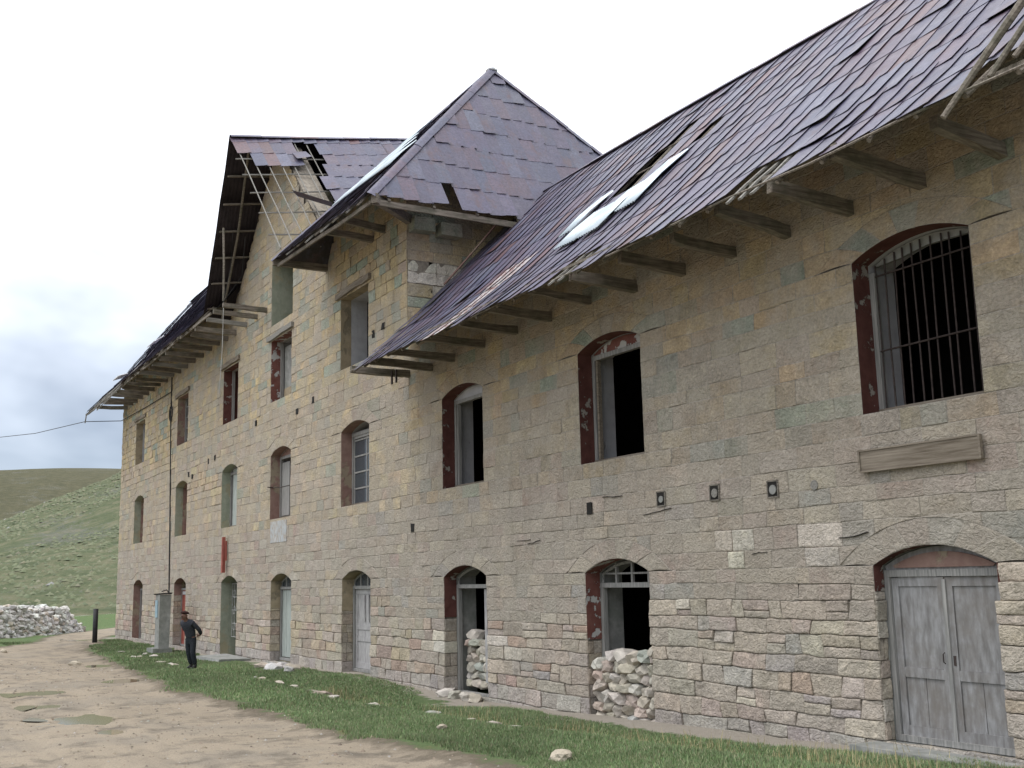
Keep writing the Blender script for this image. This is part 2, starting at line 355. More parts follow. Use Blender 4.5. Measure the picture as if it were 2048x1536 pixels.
def grid_obj(name, xs, ys, mat, label_kind='structure'):
    X, Y = np.meshgrid(xs, ys); Z = ground_z(X, Y)
    nx, ny = len(xs), len(ys)
    idx = np.arange(nx*ny).reshape(ny, nx)
    f = np.stack([idx[:-1, :-1], idx[:-1, 1:], idx[1:, 1:], idx[1:, :-1]], -1).reshape(-1, 4)
    me = bpy.data.meshes.new(name); me.vertices.add(nx*ny)
    me.vertices.foreach_set('co', np.stack([X, Y, Z], -1).reshape(-1))
    me.loops.add(f.size); me.loops.foreach_set('vertex_index', f.reshape(-1))
    me.polygons.add(len(f)); me.polygons.foreach_set('loop_start', np.arange(len(f))*4)
    me.polygons.foreach_set('use_smooth', np.ones(len(f), bool))
    me.update(calc_edges=True)
    for nm, val in (('road', sdist(X, Y, ROAD)), ('farh', np.clip((-X-240)/60, 0, 1)),
                    ('bare', np.clip(1.0-np.abs(Y)/.9, 0, 1)*(np.abs(X+30) < 36)+.55*np.exp(-(((X+21)/4)**2+((Y+1)/.6)**2))+.7*np.exp(-(((X+37)/3)**2+((Y+1.3)/.5)**2))+.5*np.exp(-(((X+14)/5)**2+((Y+.5)/.7)**2)))):
        at = me.attributes.new(nm, 'FLOAT', 'POINT'); at.data.foreach_set('value', val.reshape(-1).astype(np.float32))
    me.materials.append(mat)
    o = bpy.data.objects.new(name, me); COL.objects.link(o); o['kind'] = label_kind; return o
xn = axis([(-88, -60, .5), (-60, -8, .2), (-8, 40, 2)]); yn = axis([(-80, -14, 3), (-14, 1, .2), (1, 30, 1.5)])
grid_obj('ground', xn, yn, M_ground)
xh = axis([(-1500, -700, 40), (-700, -260, 8), (-260, -88, 1.2)]); yh = axis([(-600, -60, 30), (-60, -6, 3), (-6, 60, .9), (60, 160, 5), (160, 900, 40)])
hl = grid_obj('hillside', xh, yh, M_hill); hl['label'] = 'green and brown grassy hills beyond the far end of the building'
# the rest of the plain round the scene
xr = axis([(-88, 200, 12), (200, 900, 100)])
for nm, ya in (('plain', axis([(30, 160, 10), (160, 900, 60)])), ('plain', axis([(-600, -80, 40)]))):
    grid_obj(nm, xr, ya, M_hill)
grid_obj('plain', axis([(40, 900, 60)]), axis([(-80, 30, 10)]), M_hill)

# ---------------------------------------------------------------- building
B = empty('stone_building', (-30, 0, 0), 'long derelict stone building with ragged purple-brown tin roofs and arched openings', 'building')
XE, XW, TW = -2.0, -64.3, -26.3
SPR = {0: 2.4, 1: 6.68}
# opening: kind, XL, XR, sill, spring/top, rise
OPS = []
def op(key, XL, XR, zs, zt, rise): OPS.append(dict(k=key, XL=XL, XR=XR, zs=zs, zt=zt, rise=rise, cx=(XL+XR)/2, a=(XR-XL)/2))
for k, XL, XR, zs in (('d1', -59.95, -57.8, -.34), ('d2', -51.3, -49.2, -.3), ('d3', -43.68, -41.55, -.4), ('d4', -37.54, -35.42, -.22), ('d5', -30.95, -28.84, -.2), ('d6', -24.32, -22.2, -.34), ('d7', -18.21, -16.17, -.24), ('d8', -11.04, -9.08, .06)):
    op(k, XL, XR, zs, 2.4, .25)
for k, XL, XR in (('w1', -60.42, -58.2), ('w2', -51.5, -49.4), ('w3', -43.9, -41.8), ('w4', -37.75, -35.62), ('w5', -31.06, -28.93), ('C', -24.32, -22.23), ('B', -18.23, -16.15), ('A', -11.01, -9.02)):
    op(k, XL, XR, 4.5, 6.7, .22)
for k, XL, XR in (('r1', -60.6, -58.45), ('r2', -51.55, -49.6), ('r3', -43.95, -41.9), ('r4', -37.86, -35.66), ('r5', -31.13, -28.98)):
    op(k, XL, XR, 8.6, 10.8, 0)
op('s4', -37.9, -35.6, 11.25, 13.75, 0)
OP = {o['k']: o for o in OPS}
RING = .36
for o in OPS:
    if o['rise']:
        o['R'] = (o['a']**2+o['rise']**2)/(2*o['rise']); o['cz'] = o['zt']+o['rise']-o['R']
        o['ao'] = math.sqrt((o['R']+RING)**2-(o['zt']-o['cz'])**2)
def outline(o, e=0.0, n=9):       # closed polygon of an opening, e = outward offset
    XL, XR, zs, zt = o['XL']-e, o['XR']+e, o['zs']-e, o['zt']
    if not o['rise']: return [(XL, zs), (XR, zs), (XR, zt+e), (XL, zt+e)]
    R = o['R']+e; a0 = math.acos(min(1, (o['a']+e)/R)); pts = [(XL, zs), (XR, zs)]
    for i in range(n+1):
        th = a0+(math.pi-2*a0)*i/n; pts.append((o['cx']+R*math.cos(th), o['cz']+R*math.sin(th)))
    return pts
def ztop(X):
    if X > TW: return 9.0
    if X > -31.9: return 13.55
    g = 18.12-abs(X+37.46)
    return max(g, 13.6 if X < -42 else 12.6)
# core slab
cu = bpy.data.curves.new('wall', 'CURVE'); cu.dimensions = '2D'; cu.fill_mode = 'BOTH'; cu.extrude = .40
def spline(pts):
    s = cu.splines.new('POLY'); s.points.add(len(pts)-1); s.use_cyclic_u = True
    for p, q in zip(s.points, pts): p.co = (q[0], q[1], 0, 1)
spline([(XW+.02, -1.3), (XE, -1.3), (XE, 9.0), (TW-.02, 9.0), (TW-.02, 13.55), (-32.9, 13.55), (-37.46, 18.1), (-41.98, 13.6), (XW+.02, 13.6)])
for o in OPS: spline(outline(o, .035))
spline([(-15.82, 3.53), (-15.6, 3.53), (-15.6, 3.77), (-15.82, 3.77)])
tmp = bpy.data.objects.new('tmp', cu); COL.objects.link(tmp)
tmp.matrix_world = Matrix(((1, 0, 0, 0), (0, 0, -1, .465), (0, 1, 0, 0), (0, 0, 0, 1)))
bpy.context.view_layer.update()
me = bpy.data.meshes.new_from_object(tmp.evaluated_get(bpy.context.evaluated_depsgraph_get()))
me.transform(tmp.matrix_world); bpy.data.objects.remove(tmp)
me.materials.clear(); me.materials.append(M_wallcore)
WALL = bpy.data.objects.new('wall', me); COL.objects.link(WALL); attach(WALL, B)

# stones
def pick(pal):
    r = random.random()*sum(p[0] for p in pal)
    for w_, c in pal:
        r -= w_
        if r <= 0: break
    k = random.uniform(.9, 1.1); return [c[i]*k*random.uniform(.97, 1.03) for i in range(3)]
def pick_stone(pal):     # limestone: a touch paler and greyer than the field notes
    c = pick(pal); m_ = sum(c)/3; return [(.96*v+.04*m_)*q for v, q in zip(c, (1.10, 1.09, 1.08))]
P_LOW = [(7, (.365, .325, .275)), (3, (.335, .295, .255)), (2.5, (.37, .315, .26)), (1.0, (.35, .27, .225)), (1.2, (.325, .31, .29)), (2.5, (.40, .36, .295)), (.8, (.46, .43, .38))]
P_BASE = [(4, (.34, .315, .285)), (3, (.31, .29, .265)), (1, (.38, .35, .31))]
P_MID = [(5, (.315, .28, .235)), (3, (.335, .29, .235)), (1.2, (.285, .275, .25)), (.9, (.38, .335, .265)), (.8, (.33, .27, .23))]
P_UPR = [(7, (.30, .262, .205)), (3, (.325, .28, .21)), (1.0, (.245, .25, .21)), (2, (.285, .258, .215)), (.4, (.34, .28, .19))]
P_UPT = [(5, (.335, .27, .18)), (2, (.36, .29, .185)), (1.3, (.235, .26, .215)), (2.5, (.295, .262, .205))]
P_UPH = [(5, (.40, .33, .215)), (2.5, (.42, .34, .205)), (1.6, (.265, .295, .245)), (2.5, (.36, .31, .24))]
P_UPL = [(6, (.375, .318, .235)), (3, (.395, .33, .23)), (1.0, (.285, .29, .24)), (2.6, (.35, .30, .24)), (.4, (.41, .34, .22))]
P_MIDL = [(5, (.37, .33, .275)), (3, (.39, .33, .25)), (2, (.35, .28, .235)), (1, (.40, .36, .31))]
def stone_style(x, z):
    wob = n3(x*.15, z*.3, 3.3)*.5
    left = x < TW
    drytop = (1.45 if x < -20 else (1.75 if x < -16.5 else 2.35))+wob
    if z < .15: pal = P_BASE
    elif z < drytop: pal = P_LOW
    elif z < 4.2: pal = P_MIDL if x < -31 else P_MID
    elif left: pal = P_UPH if z > 8.2+wob*2 else P_UPL
    else: pal = P_UPT if z > 6.0+wob*2 else P_UPR
    if left and z < drytop and z > .15: pal = P_MIDL
    c = pick_stone(pal)
    if 2.4 < z < 3.0 and any(abs(x-q) < .42 for q in (-13.95, -12.0)): return pick([(1, (.47, .44, .38))]), .012, .012, .006, .008, -.2, [.2, .17, .14]
    if z < drytop:
        gap, rec, bul, rgh, plas, mort = .009, .030, .006, .012, -.12, [.17, .145, .115]
    else:
        tower = (left and z > 10.3 and x > -31.5) 
        loose = tower or (x < -52 and z > 7.6) or (left and n3(x*.22, z*.4, 9.1) > .40)
        if loose: gap, rec, bul, rgh, plas, mort = .008, .022, .0062, .010, -.1, [.15, .125, .09]
        else:
            gap, rec, bul, rgh = .011, (.008 if left or z < 3.8 else .0055), .001, .0065
            plas = .38 if z < 4.2 else (.26 if left else .18)
            mort = [v*(1.05 if left else 1.0) for v in (.30, .28, .25)]
    return c, gap, rec, bul, rgh, plas, mort
def make_patch(mp_, wdt, hgt, st, res, kind='stone', parent=None, base=0.0, seed=None):
    c, gap, rec, bul, rgh, plas, mort = st
    if wdt < .04 or hgt < .03: return
    gu = min(.3, gap/wdt); gv = min(.3, gap/hgt)
    nx = max(2, min(12, int(round(wdt/res)))); nz = max(2, min(8, int(round(hgt/res))))
    bvu = min(.2, .022/wdt); bvv = min(.2, .018/hgt); bev = wdt > .16 and hgt > .1
    def grid_(g, n, bv):
        mid = [g+(1-2*g)*i/n for i in range(1, n)]
        if bev: mid = [g+bv]+[q for q in mid if g+bv*1.8 < q < 1-g-bv*1.8]+[1-g-bv]
        return [0, g]+mid+[1-g, 1]
    us = grid_(gu, nx, bvu); vs = grid_(gv, nz, bvv)
    tilt = (random.uniform(-1, 1)*rgh*.8, random.uniform(-1, 1)*rgh*.8); off = random.uniform(-1, 1)*rgh+base
    sdv = random.uniform(0, 100)
    V, C = [], []
    for j, v in enumerate(vs):
        for i, u in enumerate(us):
            out = i in (0, len(us)-1) or j in (0, len(vs)-1)
            ins = i in (1, len(us)-2) or j in (1, len(vs)-2)
            cor = i in (1, len(us)-2) and j in (1, len(vs)-2)
            if out: d = -rec; cc = mort
            else:
                nn = n3(u*wdt*4+sdv, v*hgt*4, sdv)*rgh*1.3+n3(u*wdt*11, v*hgt*11+sdv, 1)*rgh*1.0
                d = off+tilt[0]*(u-.5)*2+tilt[1]*(v-.5)*2+nn+(0 if ins else bul)
                if cor: d -= bul*.9
                k = 1+n3(u*wdt*2.2+sdv, v*hgt*3.1, 2)*.22
                cc = [q*k for q in c]
            uu, vv = u, v
            if not out and bul > .006:
                uu = u+n3(u*3+sdv, v*3, 5)*.022/wdt; vv = v+n3(u*3, v*3+sdv, 6)*.018/hgt
                if cor: uu = u+(.5-u)*min(.1, .025/wdt); vv = v+(.5-v)*min(.2, .025/hgt)
            V.append(mp_(uu, vv, d)); C.append((*cc, plas+.5 if False else max(-.3, plas)))
    n = len(us); F = [(j*n+i, j*n+i+1, (j+1)*n+i+1, (j+1)*n+i) for j in range(len(vs)-1) for i in range(n-1)]
    C = [(r_, g_, b_, a_) for r_, g_, b_, a_ in C]
    piece(kind, parent, V, F, C, M_stone)
def res_at(x): return .085 if x > -17 else (.14 if x > -28 else (.22 if x > -42 else .4))
# course heights, with lines at the sills and springings
def courses():
    zs = [-.75]
    marks = [2.4, 4.5, 6.7, 8.6, 10.8, 13.7, 18.3]
    for m_ in marks:
        z = zs[-1]; span = m_-z
        hc = .27 if m_ == 2.4 else .305
        n = max(1, int(round(span/hc))); ws = [random.uniform(.78, 1.25) for _ in range(n)]; s = sum(ws)
        for w_ in ws[:-1]: z += w_*span/s; zs.append(z)
        zs.append(m_)
    return zs
ZC = courses()
MARKS = (2.4, 4.5, 6.7, 8.6, 10.8)
def zwave(k, x):
    z = ZC[k]
    if any(abs(z-m_) < 1e-6 for m_ in MARKS): return z
    lo_ = 1.0 if z < 2.3 else .55
    return z+n3(x*.35, k*7.7, 0)*.05*lo_+n3(x*1.3, k*3.1, 4)*.02*lo_+n3(x*4.3, k*2.1, 6)*.018*lo_
def in_ring(o, x, z):
    return o['rise'] and z >= o['zt']-1e-6 and math.hypot(x-o['cx'], z-o['cz']) < o['R']+RING
def emit_cell(k, xa0, xb0, xa1, xb1, v0=0.0, v1=1.0, near=()):
    def mp_(u, v, d):
        v = v0+(v1-v0)*v
        x = (xa0*(1-u)+xb0*u)*(1-v)+(xa1*(1-u)+xb1*u)*v
        z = zwave(k, x)*(1-v)+zwave(k+1, x)*v
        for o in near:
            if in_ring(o, x, z):
                dx, dz = x-o['cx'], z-o['cz']; r = math.hypot(dx, dz) or 1e-6; s = (o['R']+RING)/r
                nx_, nz_ = o['cx']+dx*s, o['cz']+dz*s
                if nz_ < o['zt']: nz_ = o['zt']
                x, z = nx_, nz_
        z = min(z, ztop(x))
        return (x, -d, z)
    xm = (xa0+xb0+xa1+xb1)/4; zm = (ZC[k]+ZC[k+1])/2
    if ztop(xm) < ZC[k]+.03: return
    st = stone_style(xm, zm)
    make_patch(mp_, (xb0-xa0+xb1-xa1)/2, (ZC[k+1]-ZC[k])*(v1-v0), st, res_at(xm), 'stone', WALL)
for k in range(len(ZC)-1):
    z0, z1 = ZC[k], ZC[k+1]; zm = (z0+z1)/2
    # free intervals along this course
    cuts = []
    near = []
    for o in OPS:
        if o['zs'] < zm < o['zt']: cuts.append((o['XL'], o['XR']+(random.uniform(-.09, .04) if o['k'] in ('d7', 'd8') and .2 < zm < 1.9 else 0)))
        elif False: pass
        elif o['rise'] and o['zt']-1e-6 <= z0 and z0 < o['zt']+o['rise']+RING:
            near.append(o)
            r0 = (o['R']+RING)**2-(z0-o['cz'])**2; r1 = (o['R']+RING)**2-(z1-o['cz'])**2
            if r0 > 0:
                a0 = math.sqrt(r0); a1 = math.sqrt(r1) if r1 > 0 else 0
                if r1 > 0: cuts.append((o['cx']-(a0+a1)/2*0-a1, o['cx']+a1))
    xs0 = XW
    if zm > 13.6: ivs = [(-41.9, -32.5)]
    elif zm > 9.0: ivs = [(XW, TW)]
    else: ivs = [(XW, XE)]
    for cxa, cxb in sorted(cuts):
        new = []
        for a_, b_ in ivs:
            if cxb <= a_ or cxa >= b_: new.append((a_, b_)); continue
            if cxa > a_: new.append((a_, cxa))
            if cxb < b_: new.append((cxb, b_))
        ivs = new
    for a_, b_ in ivs:
        x = a_; prev = a_
        while x < b_-1e-6:
            low = zm < 2.2
            wd = random.uniform(.28, .80) if low else random.uniform(.36, .92)
            if low and random.random() < .15: wd = random.uniform(.8, 1.1)
            if zm > 10.3 and x > -31.5: wd = random.uniform(.3, .55)
            if x == a_ or b_-x < 1.3: wd = max(wd, .42)
            xn_ = x+wd
            if b_-xn_ < .28: xn_ = b_
            s = 0 if xn_ == b_ else random.uniform(-.06, .06)*(1.0 if low else .3)
            # prev is top x of the left edge
            bot0, bot1, top0, top1 = x, xn_, prev, xn_+s
            if low and (z1-z0) > .27 and random.random() < .22 and -26 < x:
                q = random.uniform(.35, .6)
                m0 = bot0*(1-q)+top0*q; m1 = bot1*(1-q)+top1*q
                emit_cell(k, bot0, bot1, m0, m1, 0, q, near)
                # emit_cell lerps over full v so pass equivalent full-edge values
                emit_cell(k, bot0, bot1, top0, top1, q, 1, near)
            else:
                emit_cell(k, bot0, bot1, top0, top1, 0, 1, near)
            prev = top1; x = xn_
# voussoirs
for o in OPS:
    if not o['rise']: continue
    R, cx, cz = o['R'], o['cx'], o['cz']; a0 = math.acos(o['a']/R); n = 7 if o['zt'] > 4 else 6
    ed = [a0+(math.pi-2*a0)*i/n+(random.uniform(-.02, .02) if 0 < i < n else 0) for i in range(n+1)]
    aout = math.acos(min(1, o['ao']/(R+RING)))
    for i in range(n):
        def mp_(u, v, d, i=i):
            u = 1-u
            th = ed[i]*(1-u)+ed[i+1]*u
            rr = R+RING*v; x, z = cx+rr*math.cos(th), cz+rr*math.sin(th)
            # skewback: outer corners come down to the springing line
            if v > 0:
                th2 = (aout+(math.pi-2*aout)*((i+u)/n)); th3 = th*(1-v)+th2*v
                x, z = cx+rr*math.cos(th3), cz+rr*math.sin(th3)
            return (x, -d, max(z, o['zt']))
        st = list(stone_style(cx, max(2.9, o['zt']+.4))); st[2] = min(st[2], .005); st[3] = .002; st[4] = .005
        make_patch(mp_, 2*o['a']/n, RING, tuple(st), res_at(cx), 'stone', WALL)
# lintel band voids of square openings need no ring: side wall of the tower
for k in range(len(ZC)-1):
    z0, z1 = ZC[k], ZC[k+1]
    if z1 < 9 or z0 > 14.2: continue
    y = 0.0
    while y < 7.9:
        wd = random.uniform(.45, .95); y2 = min(8, y+wd)
        if 8-y2 < .3: y2 = 8
        def mp_(u, v, d, y=y, y2=y2, z0=z0, z1=z1):
            yy_ = y+(y2-y)*u; return (TW+d, yy_, min(14.1, 13.55+yy_*.9, z0+(z1-z0)*v))
        st = stone_style(-27, (z0+z1)/2+3 if random.random() < .0 else (z0+z1)/2)
        st = list(st)
        if not (y < 1.6 and 9.6 < z0 < 10.7): st[1], st[2], st[3], st[4], st[5], st[6] = .012, .008, .003, .006, .15, [.25, .225, .18]
        else: st[4] = .03; st[2] = .05; st[0] = pick([(2, (.55, .52, .46)), (1, (.40, .32, .20)), (1, (.26, .29, .24))])
        make_patch(mp_, y2-y, z1-z0, tuple(st), .16, 'stone', WALL)
        y = y2
MB().box((TW-.06, 4.3, 11.3), (.1, 7.3, 5.2)).box((TW-.06, .4, 11.1), (.1, .7, 4.8)).build('tower_side_wall', M_wallcore, B)
# two corbel stones under the tower eave
for yy, zz in ((.35, 11.72), (1.15, 11.66)):
    mb = MB(); mb.box((TW+.2, yy, zz), (.42, .62, .34), None, .015, (.22, .24, .2, 0)); mb.build('corbel', M_stone, B, cols=True)

# interior lining, floors, other walls
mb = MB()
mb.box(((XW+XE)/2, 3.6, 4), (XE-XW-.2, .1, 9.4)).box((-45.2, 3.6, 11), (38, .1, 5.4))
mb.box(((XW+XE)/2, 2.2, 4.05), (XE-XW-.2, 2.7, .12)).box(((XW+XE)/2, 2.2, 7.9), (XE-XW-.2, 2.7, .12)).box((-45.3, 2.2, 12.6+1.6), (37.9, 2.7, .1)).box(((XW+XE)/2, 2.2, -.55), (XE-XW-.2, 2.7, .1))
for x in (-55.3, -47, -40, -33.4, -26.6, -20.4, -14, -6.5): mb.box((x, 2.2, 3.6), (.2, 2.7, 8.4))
mb.build('interior_lining', M_dark, B)  # room surfaces coloured near black so the openings look unlit
mb = MB()
mb.box((XW+.4, 4.4, 6.6), (.72, 7.2, 14.9)); mb.box(((XW+TW)/2, 8, 6.4), (TW-XW-.8, .6, 14.4)); mb.box(((TW+XE)/2, 8, 4.2), (XE-TW, .6, 10.0))
mb.add([(XW+.05, .87, 13.6), (XW+.05, 7.9, 13.6), (XW+.05, 4, 18.6), (XW+.75, .87, 13.6), (XW+.75, 7.9, 13.6), (XW+.75, 4, 18.6)], [(0, 1, 2), (5, 4, 3), (0, 3, 4, 1), (1, 4, 5, 2), (2, 5, 3, 0)])
mb.build('rear_and_end_walls', M_wallcore, B)

# ---------------------------------------------------------------- openings
def reveal(o, name, mat, y0, y1, parent, zcut=None, e=.036, n=22):
    pts = outline(o, 0, n); po = outline(o, e, n)
    V, F = [], []
    m_ = len(pts)
    zc = zcut
    def cp(p): return (p[0], max(p[1], zc)) if zc is not None else p
    P = [cp(p) for p in pts]; Q = [cp(p) for p in po]
    for (x, z), (xo, zo) in zip(P, Q): V += [(x, y0+.006, z), (x, y1, z), (xo, y0+.05 if y0 < .1 else y0, zo), (xo, y1, zo)]
    for i in range(m_):
        if zc is not None and i == 0: continue
        j = (i+1) % m_; a_, b_ = 4*i, 4*j
        F += [(a_, a_+1, b_+1, b_), (a_+2, a_, b_, b_+2), (a_+1, a_+3, b_+3, b_+1)]
    return mesh_obj(name, V, F, mat, parent)
def jamb_stones(o, z_hi, depth, parent, side=-1):
    X = o['XL'] if side < 0 else o['XR']
    for k in range(len(ZC)-1):
        z0, z1 = max(ZC[k], o['zs']-.1), min(ZC[k+1], z_hi)
        if z1-z0 < .05 or z1 <= z0: continue
        ys = [0, depth] if random.random() < .6 else [0, depth*random.uniform(.4, .6), depth]
        for y0, y1 in zip(ys[:-1], ys[1:]):
            def mp_(u, v, d, y0=y0, y1=y1, z0=z0, z1=z1):
                if side > 0: u = 1-u
                return (X-side*d, y0+(y1-y0)*u, z0+(z1-z0)*v)
            st = list(stone_style(X, (z0+z1)/2)); st[0] = [q*.93 for q in st[0]]; st[2] = min(st[2], .025); st[3] *= .6
            make_patch(mp_, y1-y0, z1-z0, tuple(st), max(.1, res_at(X)), 'stone', WALL)
CFG = {  # outer reveal material, jamb stone top (ground floor), inner reveal material
 'd1': (M_redold, None, M_buff), 'd2': (M_redold, 1.9, M_buff), 'd3': (M_green, None, M_green), 'd4': (M_buff, 1.5, M_buff), 'd5': (M_buff, 1.5, M_buff), 'd6': (M_red, 1.45, M_conc), 'd7': (M_redflake, 1.15, M_conc), 'd8': (M_red, 2.05, M_conc),
 'w1': (M_green, None, M_redold), 'w2': (M_green, None, M_redold), 'w3': (M_green, None, M_white), 'w4': (M_redold, None, M_white), 'w5': (M_redold, None, M_white), 'C': (M_red, None, M_white), 'B': (M_red, None, M_white), 'A': (M_red, None, M_white),
 'r1': (M_buff, None, M_white), 'r2': (M_redold, None, M_redold), 'r3': (M_red, None, M_red), 'r4': (M_redflake, None, M_white), 'r5': (M_buff, None, M_white), 's4': (M_green, None, M_green)}
LBL = {'d8': 'grey-blue double door with red fanlight panel at the near right end', 'd7': 'doorway with empty barred fanlight above a rubble fill', 'd6': 'doorway with one grey leaf left and rubble behind the sill rail',
 'd5': 'doorway with closed pale grey panelled leaf', 'd4': 'doorway with narrow greenish plank leaf', 'd3': 'doorway with green limewashed jamb and iron grille', 'd2': 'doorway with red-brown leaf behind the standing man', 'd1': 'dark doorway nearest the far corner',
 'A': 'barred arched window under the near eave', 'B': 'open arched window with red lintel board', 'C': 'open arched window with red jamb left of the middle', 'w5': 'arched window with glazing bars below the tower'}
def wbox(parent, name, x0, x1, y0, y1, z0, z1, mat, jit=.004):
    return MB().box(((x0+x1)/2, (y0+y1)/2, (z0+z1)/2), (x1-x0, y1-y0, z1-z0), None, jit).build(name, mat, parent)
for o in OPS:
    k = o['k']; rm, zc, im = CFG[k]
    XL, XR, zs, zt, cx = o['XL'], o['XR'], o['zs'], o['zt'], o['cx']
    door = k[0] == 'd'
    fy = .34
    if k == 'd8': fy = .20
    W_ = reveal(o, 'doorway' if door else 'window', rm, .0, fy, B, zc)
    if k in LBL: W_['label'] = LBL[k]
    reveal(o, 'inner_reveal', im, fy, .865, W_)
    if zc is not None: jamb_stones(o, zc, fy, None, -1); wbox(W_, 'right_jamb', XR, XR+.035, .02, fy, zs, zc, M_buff)
    fw = .09
    if k in ('s4',): continue
    FM = M_wg
    # frame posts and head
    zh = zt-.12 if o['rise'] else zt-.02
    if door: zh = 2.12
    if k == 'd8': zh = 2.24
    if k not in ('w1', 'w2', 'd3', 'r1', 'r5'):
        zb = zs if not (k in ('d6', 'd7')) else zs+.0
        wbox(W_, 'frame_post', XL+.005, XL+fw, fy, fy+.1, zb, zh, FM); wbox(W_, 'frame_post', XR-fw, XR-.005, fy, fy+.1, zb, zh, FM)
        if k != 'A': wbox(W_, 'frame_head', XL+.005, XR-.005, fy-.005, fy+.105, zh, zh+.09, FM)
        wbox(W_, 'frame_sill', XL+.005, XR-.005, fy-.01, fy+.13, zs+.01, zs+.09, M_wg if door else M_wx)
    if o['rise'] and not door and k not in ('w1', 'w2', 'w3', 'w5', 'A'):
        # boarded segment between head and arch
        seg = [(x, z) for x, z in outline(o, -.012) if z > zt-.3 and z > zh+.09]
        if len(seg) > 2:
            MB().prism([(XL+.012, zh+.09), (XR-.012, zh+.09)]+seg, fy+.02, fy+.06).build('arch_board', M_redflake if k == 'B' else (M_redold if k == 'w4' else M_white), W_)
    if k == 'A':
        bars = MB()
        n = 12
        for i in range(n):
            x = XL+.1+(XR-XL-.2)*i/(n-1)+random.uniform(-.02, .02); zz = o['cz']+math.sqrt(o['R']**2-(x-cx)**2)-.05
            dx = random.uniform(-.025, .025)
            MB().tube([(x+dx, fy+.05, zs+.06), (x+dx*.5+random.uniform(-.012, .012), fy+.05, 5.6), (x, fy+.05, zz)], .013, 6).build('bar', M_iron, W_)
        for zz in (6.52, 5.42):
            MB().tube([(XL+.02, fy+.03, zz), (XR-.02, fy+.03, zz+.02)], .014, 6).build('cross_bar', M_iron, W_)
        # arched lintel board behind the bars
        seg = [(x, z) for x, z in outline(o, -.012) if z > zt+.0]
        MB().prism([(XL+.012, zt-.02), (XL+.5, zt+.0), (cx, zt+.07), (XR-.3, zt+.05), (XR-.012, zt-.02)]+seg, fy+.08, fy+.14).build('arch_board', M_conc, W_)
    if k == 'w5':
        S = MB(); x0, x1 = XL+.12, XR-.1
        for x in (x0, (x0+x1)/2, x1): S.box((x, fy+.06, 5.5), (.05, .05, 2.0))
        for i in range(5): S.box(((x0+x1)/2, fy+.06, 4.55+1.9*i/4), (x1-x0, .045, .045))
        S.build('glazing_bars', M_wg, W_)
        for i in range(4):
            for j in range(2):
                xa = x0+(x1-x0)/2*j; wbox(W_, 'pane', xa+.03, xa+(x1-x0)/2-.03, fy+.055, fy+.065, 4.58+1.9*i/4, 4.55+1.9*(i+1)/4-.03, M_glass, 0)
        wbox(W_, 'arch_board', XL+.02, XR-.02, fy+.02, fy+.06, 6.5, 6.7, M_wg)
    if k == 'w4':
        wbox(W_, 'casement', XL+.15, XL+.95, fy+.03, fy+.07, 4.62, 6.45, M_wg)
        MB().tube([(XL+.02, -.1, 5.62), (XL+.02, .1, 5.6), (XL+.7, .2, 5.58), (XR-.05, .1, 5.55)], .018, 6).build('cross_bar', M_iron, W_)
    if k in ('w3',):
        wbox(W_, 'casement', XL+.3, XR-.1, fy+.03, fy+.07, 4.55, 6.8, M_door4)
    if k in ('w1', 'w2'):
        wbox(W_, 'shutter', XL+.1, XR-.1, fy+.25, fy+.3, 4.55, 6.8, M_redold)
    if k == 'C' or k == 'B':
        wbox(W_, 'casement_stile', XL+.11, XL+.17, fy+.02, fy+.10, zs+.09, zh, M_wx if k == 'B' else M_wg)
    if k in ('r2',):
        for i in range(4): wbox(W_, 'glazing_bar', XL+.1, XR-.1, fy+.04, fy+.07, 8.9+.5*i, 8.94+.5*i, M_wg)
        wbox(W_, 'casement', XL+.9, XL+.98, fy+.04, fy+.08, 8.7, 10.7, M_wg)
    if k in ('r3', 'r1'):
        wbox(W_, 'shutter', XL+.15, XR-.1, fy+.2, fy+.25, 8.65, 10.75, M_redold if k == 'r3' else M_white)
    if k == 'r4':
        wbox(W_, 'blocking_panel', XL+.15, XR-.1, fy+.12, fy+.18, 9.1, 10.6, M_conc); wbox(W_, 'blocking_wall', XL+.15, XR-.1, fy+.1, fy+.2, 8.62, 9.1, M_buff)
    if k[0] == 'r':   # crooked timber lintels
        MB().beam((XL-.28, -.02, 10.90 if k != 'r1' else 11.0), (XR+.22, -.02, 10.96), .14, .17, 5, .02).build('lintel', M_wx if k != 'r4' else M_wd, W_)
    if door:
        fan = [(x, z) for x, z in outline(o, -.012) if z > zh+.12]
        if k in ('d4', 'd5', 'd7'):
            # fanlight: rim, glazing bars
            R_ = o['R']-.05; pts = [(p[0], fy+.05, p[1]) for p in outline(o, -.05) if p[1] > zh+.1]
            MB().tube([(XL+.05, fy+.05, zh+.09)]+sorted(pts, key=lambda p: p[0])+[(XR-.05, fy+.05, zh+.09)], .035, 4).build('fanlight_rim', FM, W_)
            nb = 3
            for i in range(nb):
                x = XL+(XR-XL)*(i+1)/(nb+1); MB().box((x, fy+.05, (zh+zt)/2+.12), (.05, .05, zt-zh+.14)).build('fanlight_bar', FM, W_)
            if k == 'd7': MB().box((cx, fy+.05, zh+.26), (XR-XL-.3, .03, .035)).build('fanlight_bar', FM, W_)
            if k != 'd7': MB().prism([(XL+.02, zh+.09), (XR-.02, zh+.09)]+fan, fy+.06, fy+.07).build('fanlight_pane', M_glass, W_)
        if k == 'd6':
            pts = [(p[0], fy+.05, p[1]) for p in outline(o, -.04) if p[1] > zh+.1]
            MB().tube([(XL+.05, fy+.05, zh+.09)]+sorted(pts, key=lambda p: p[0])+[(XR-.05, fy+.05, zh+.09)], .04, 4).build('fanlight_rim', FM, W_)
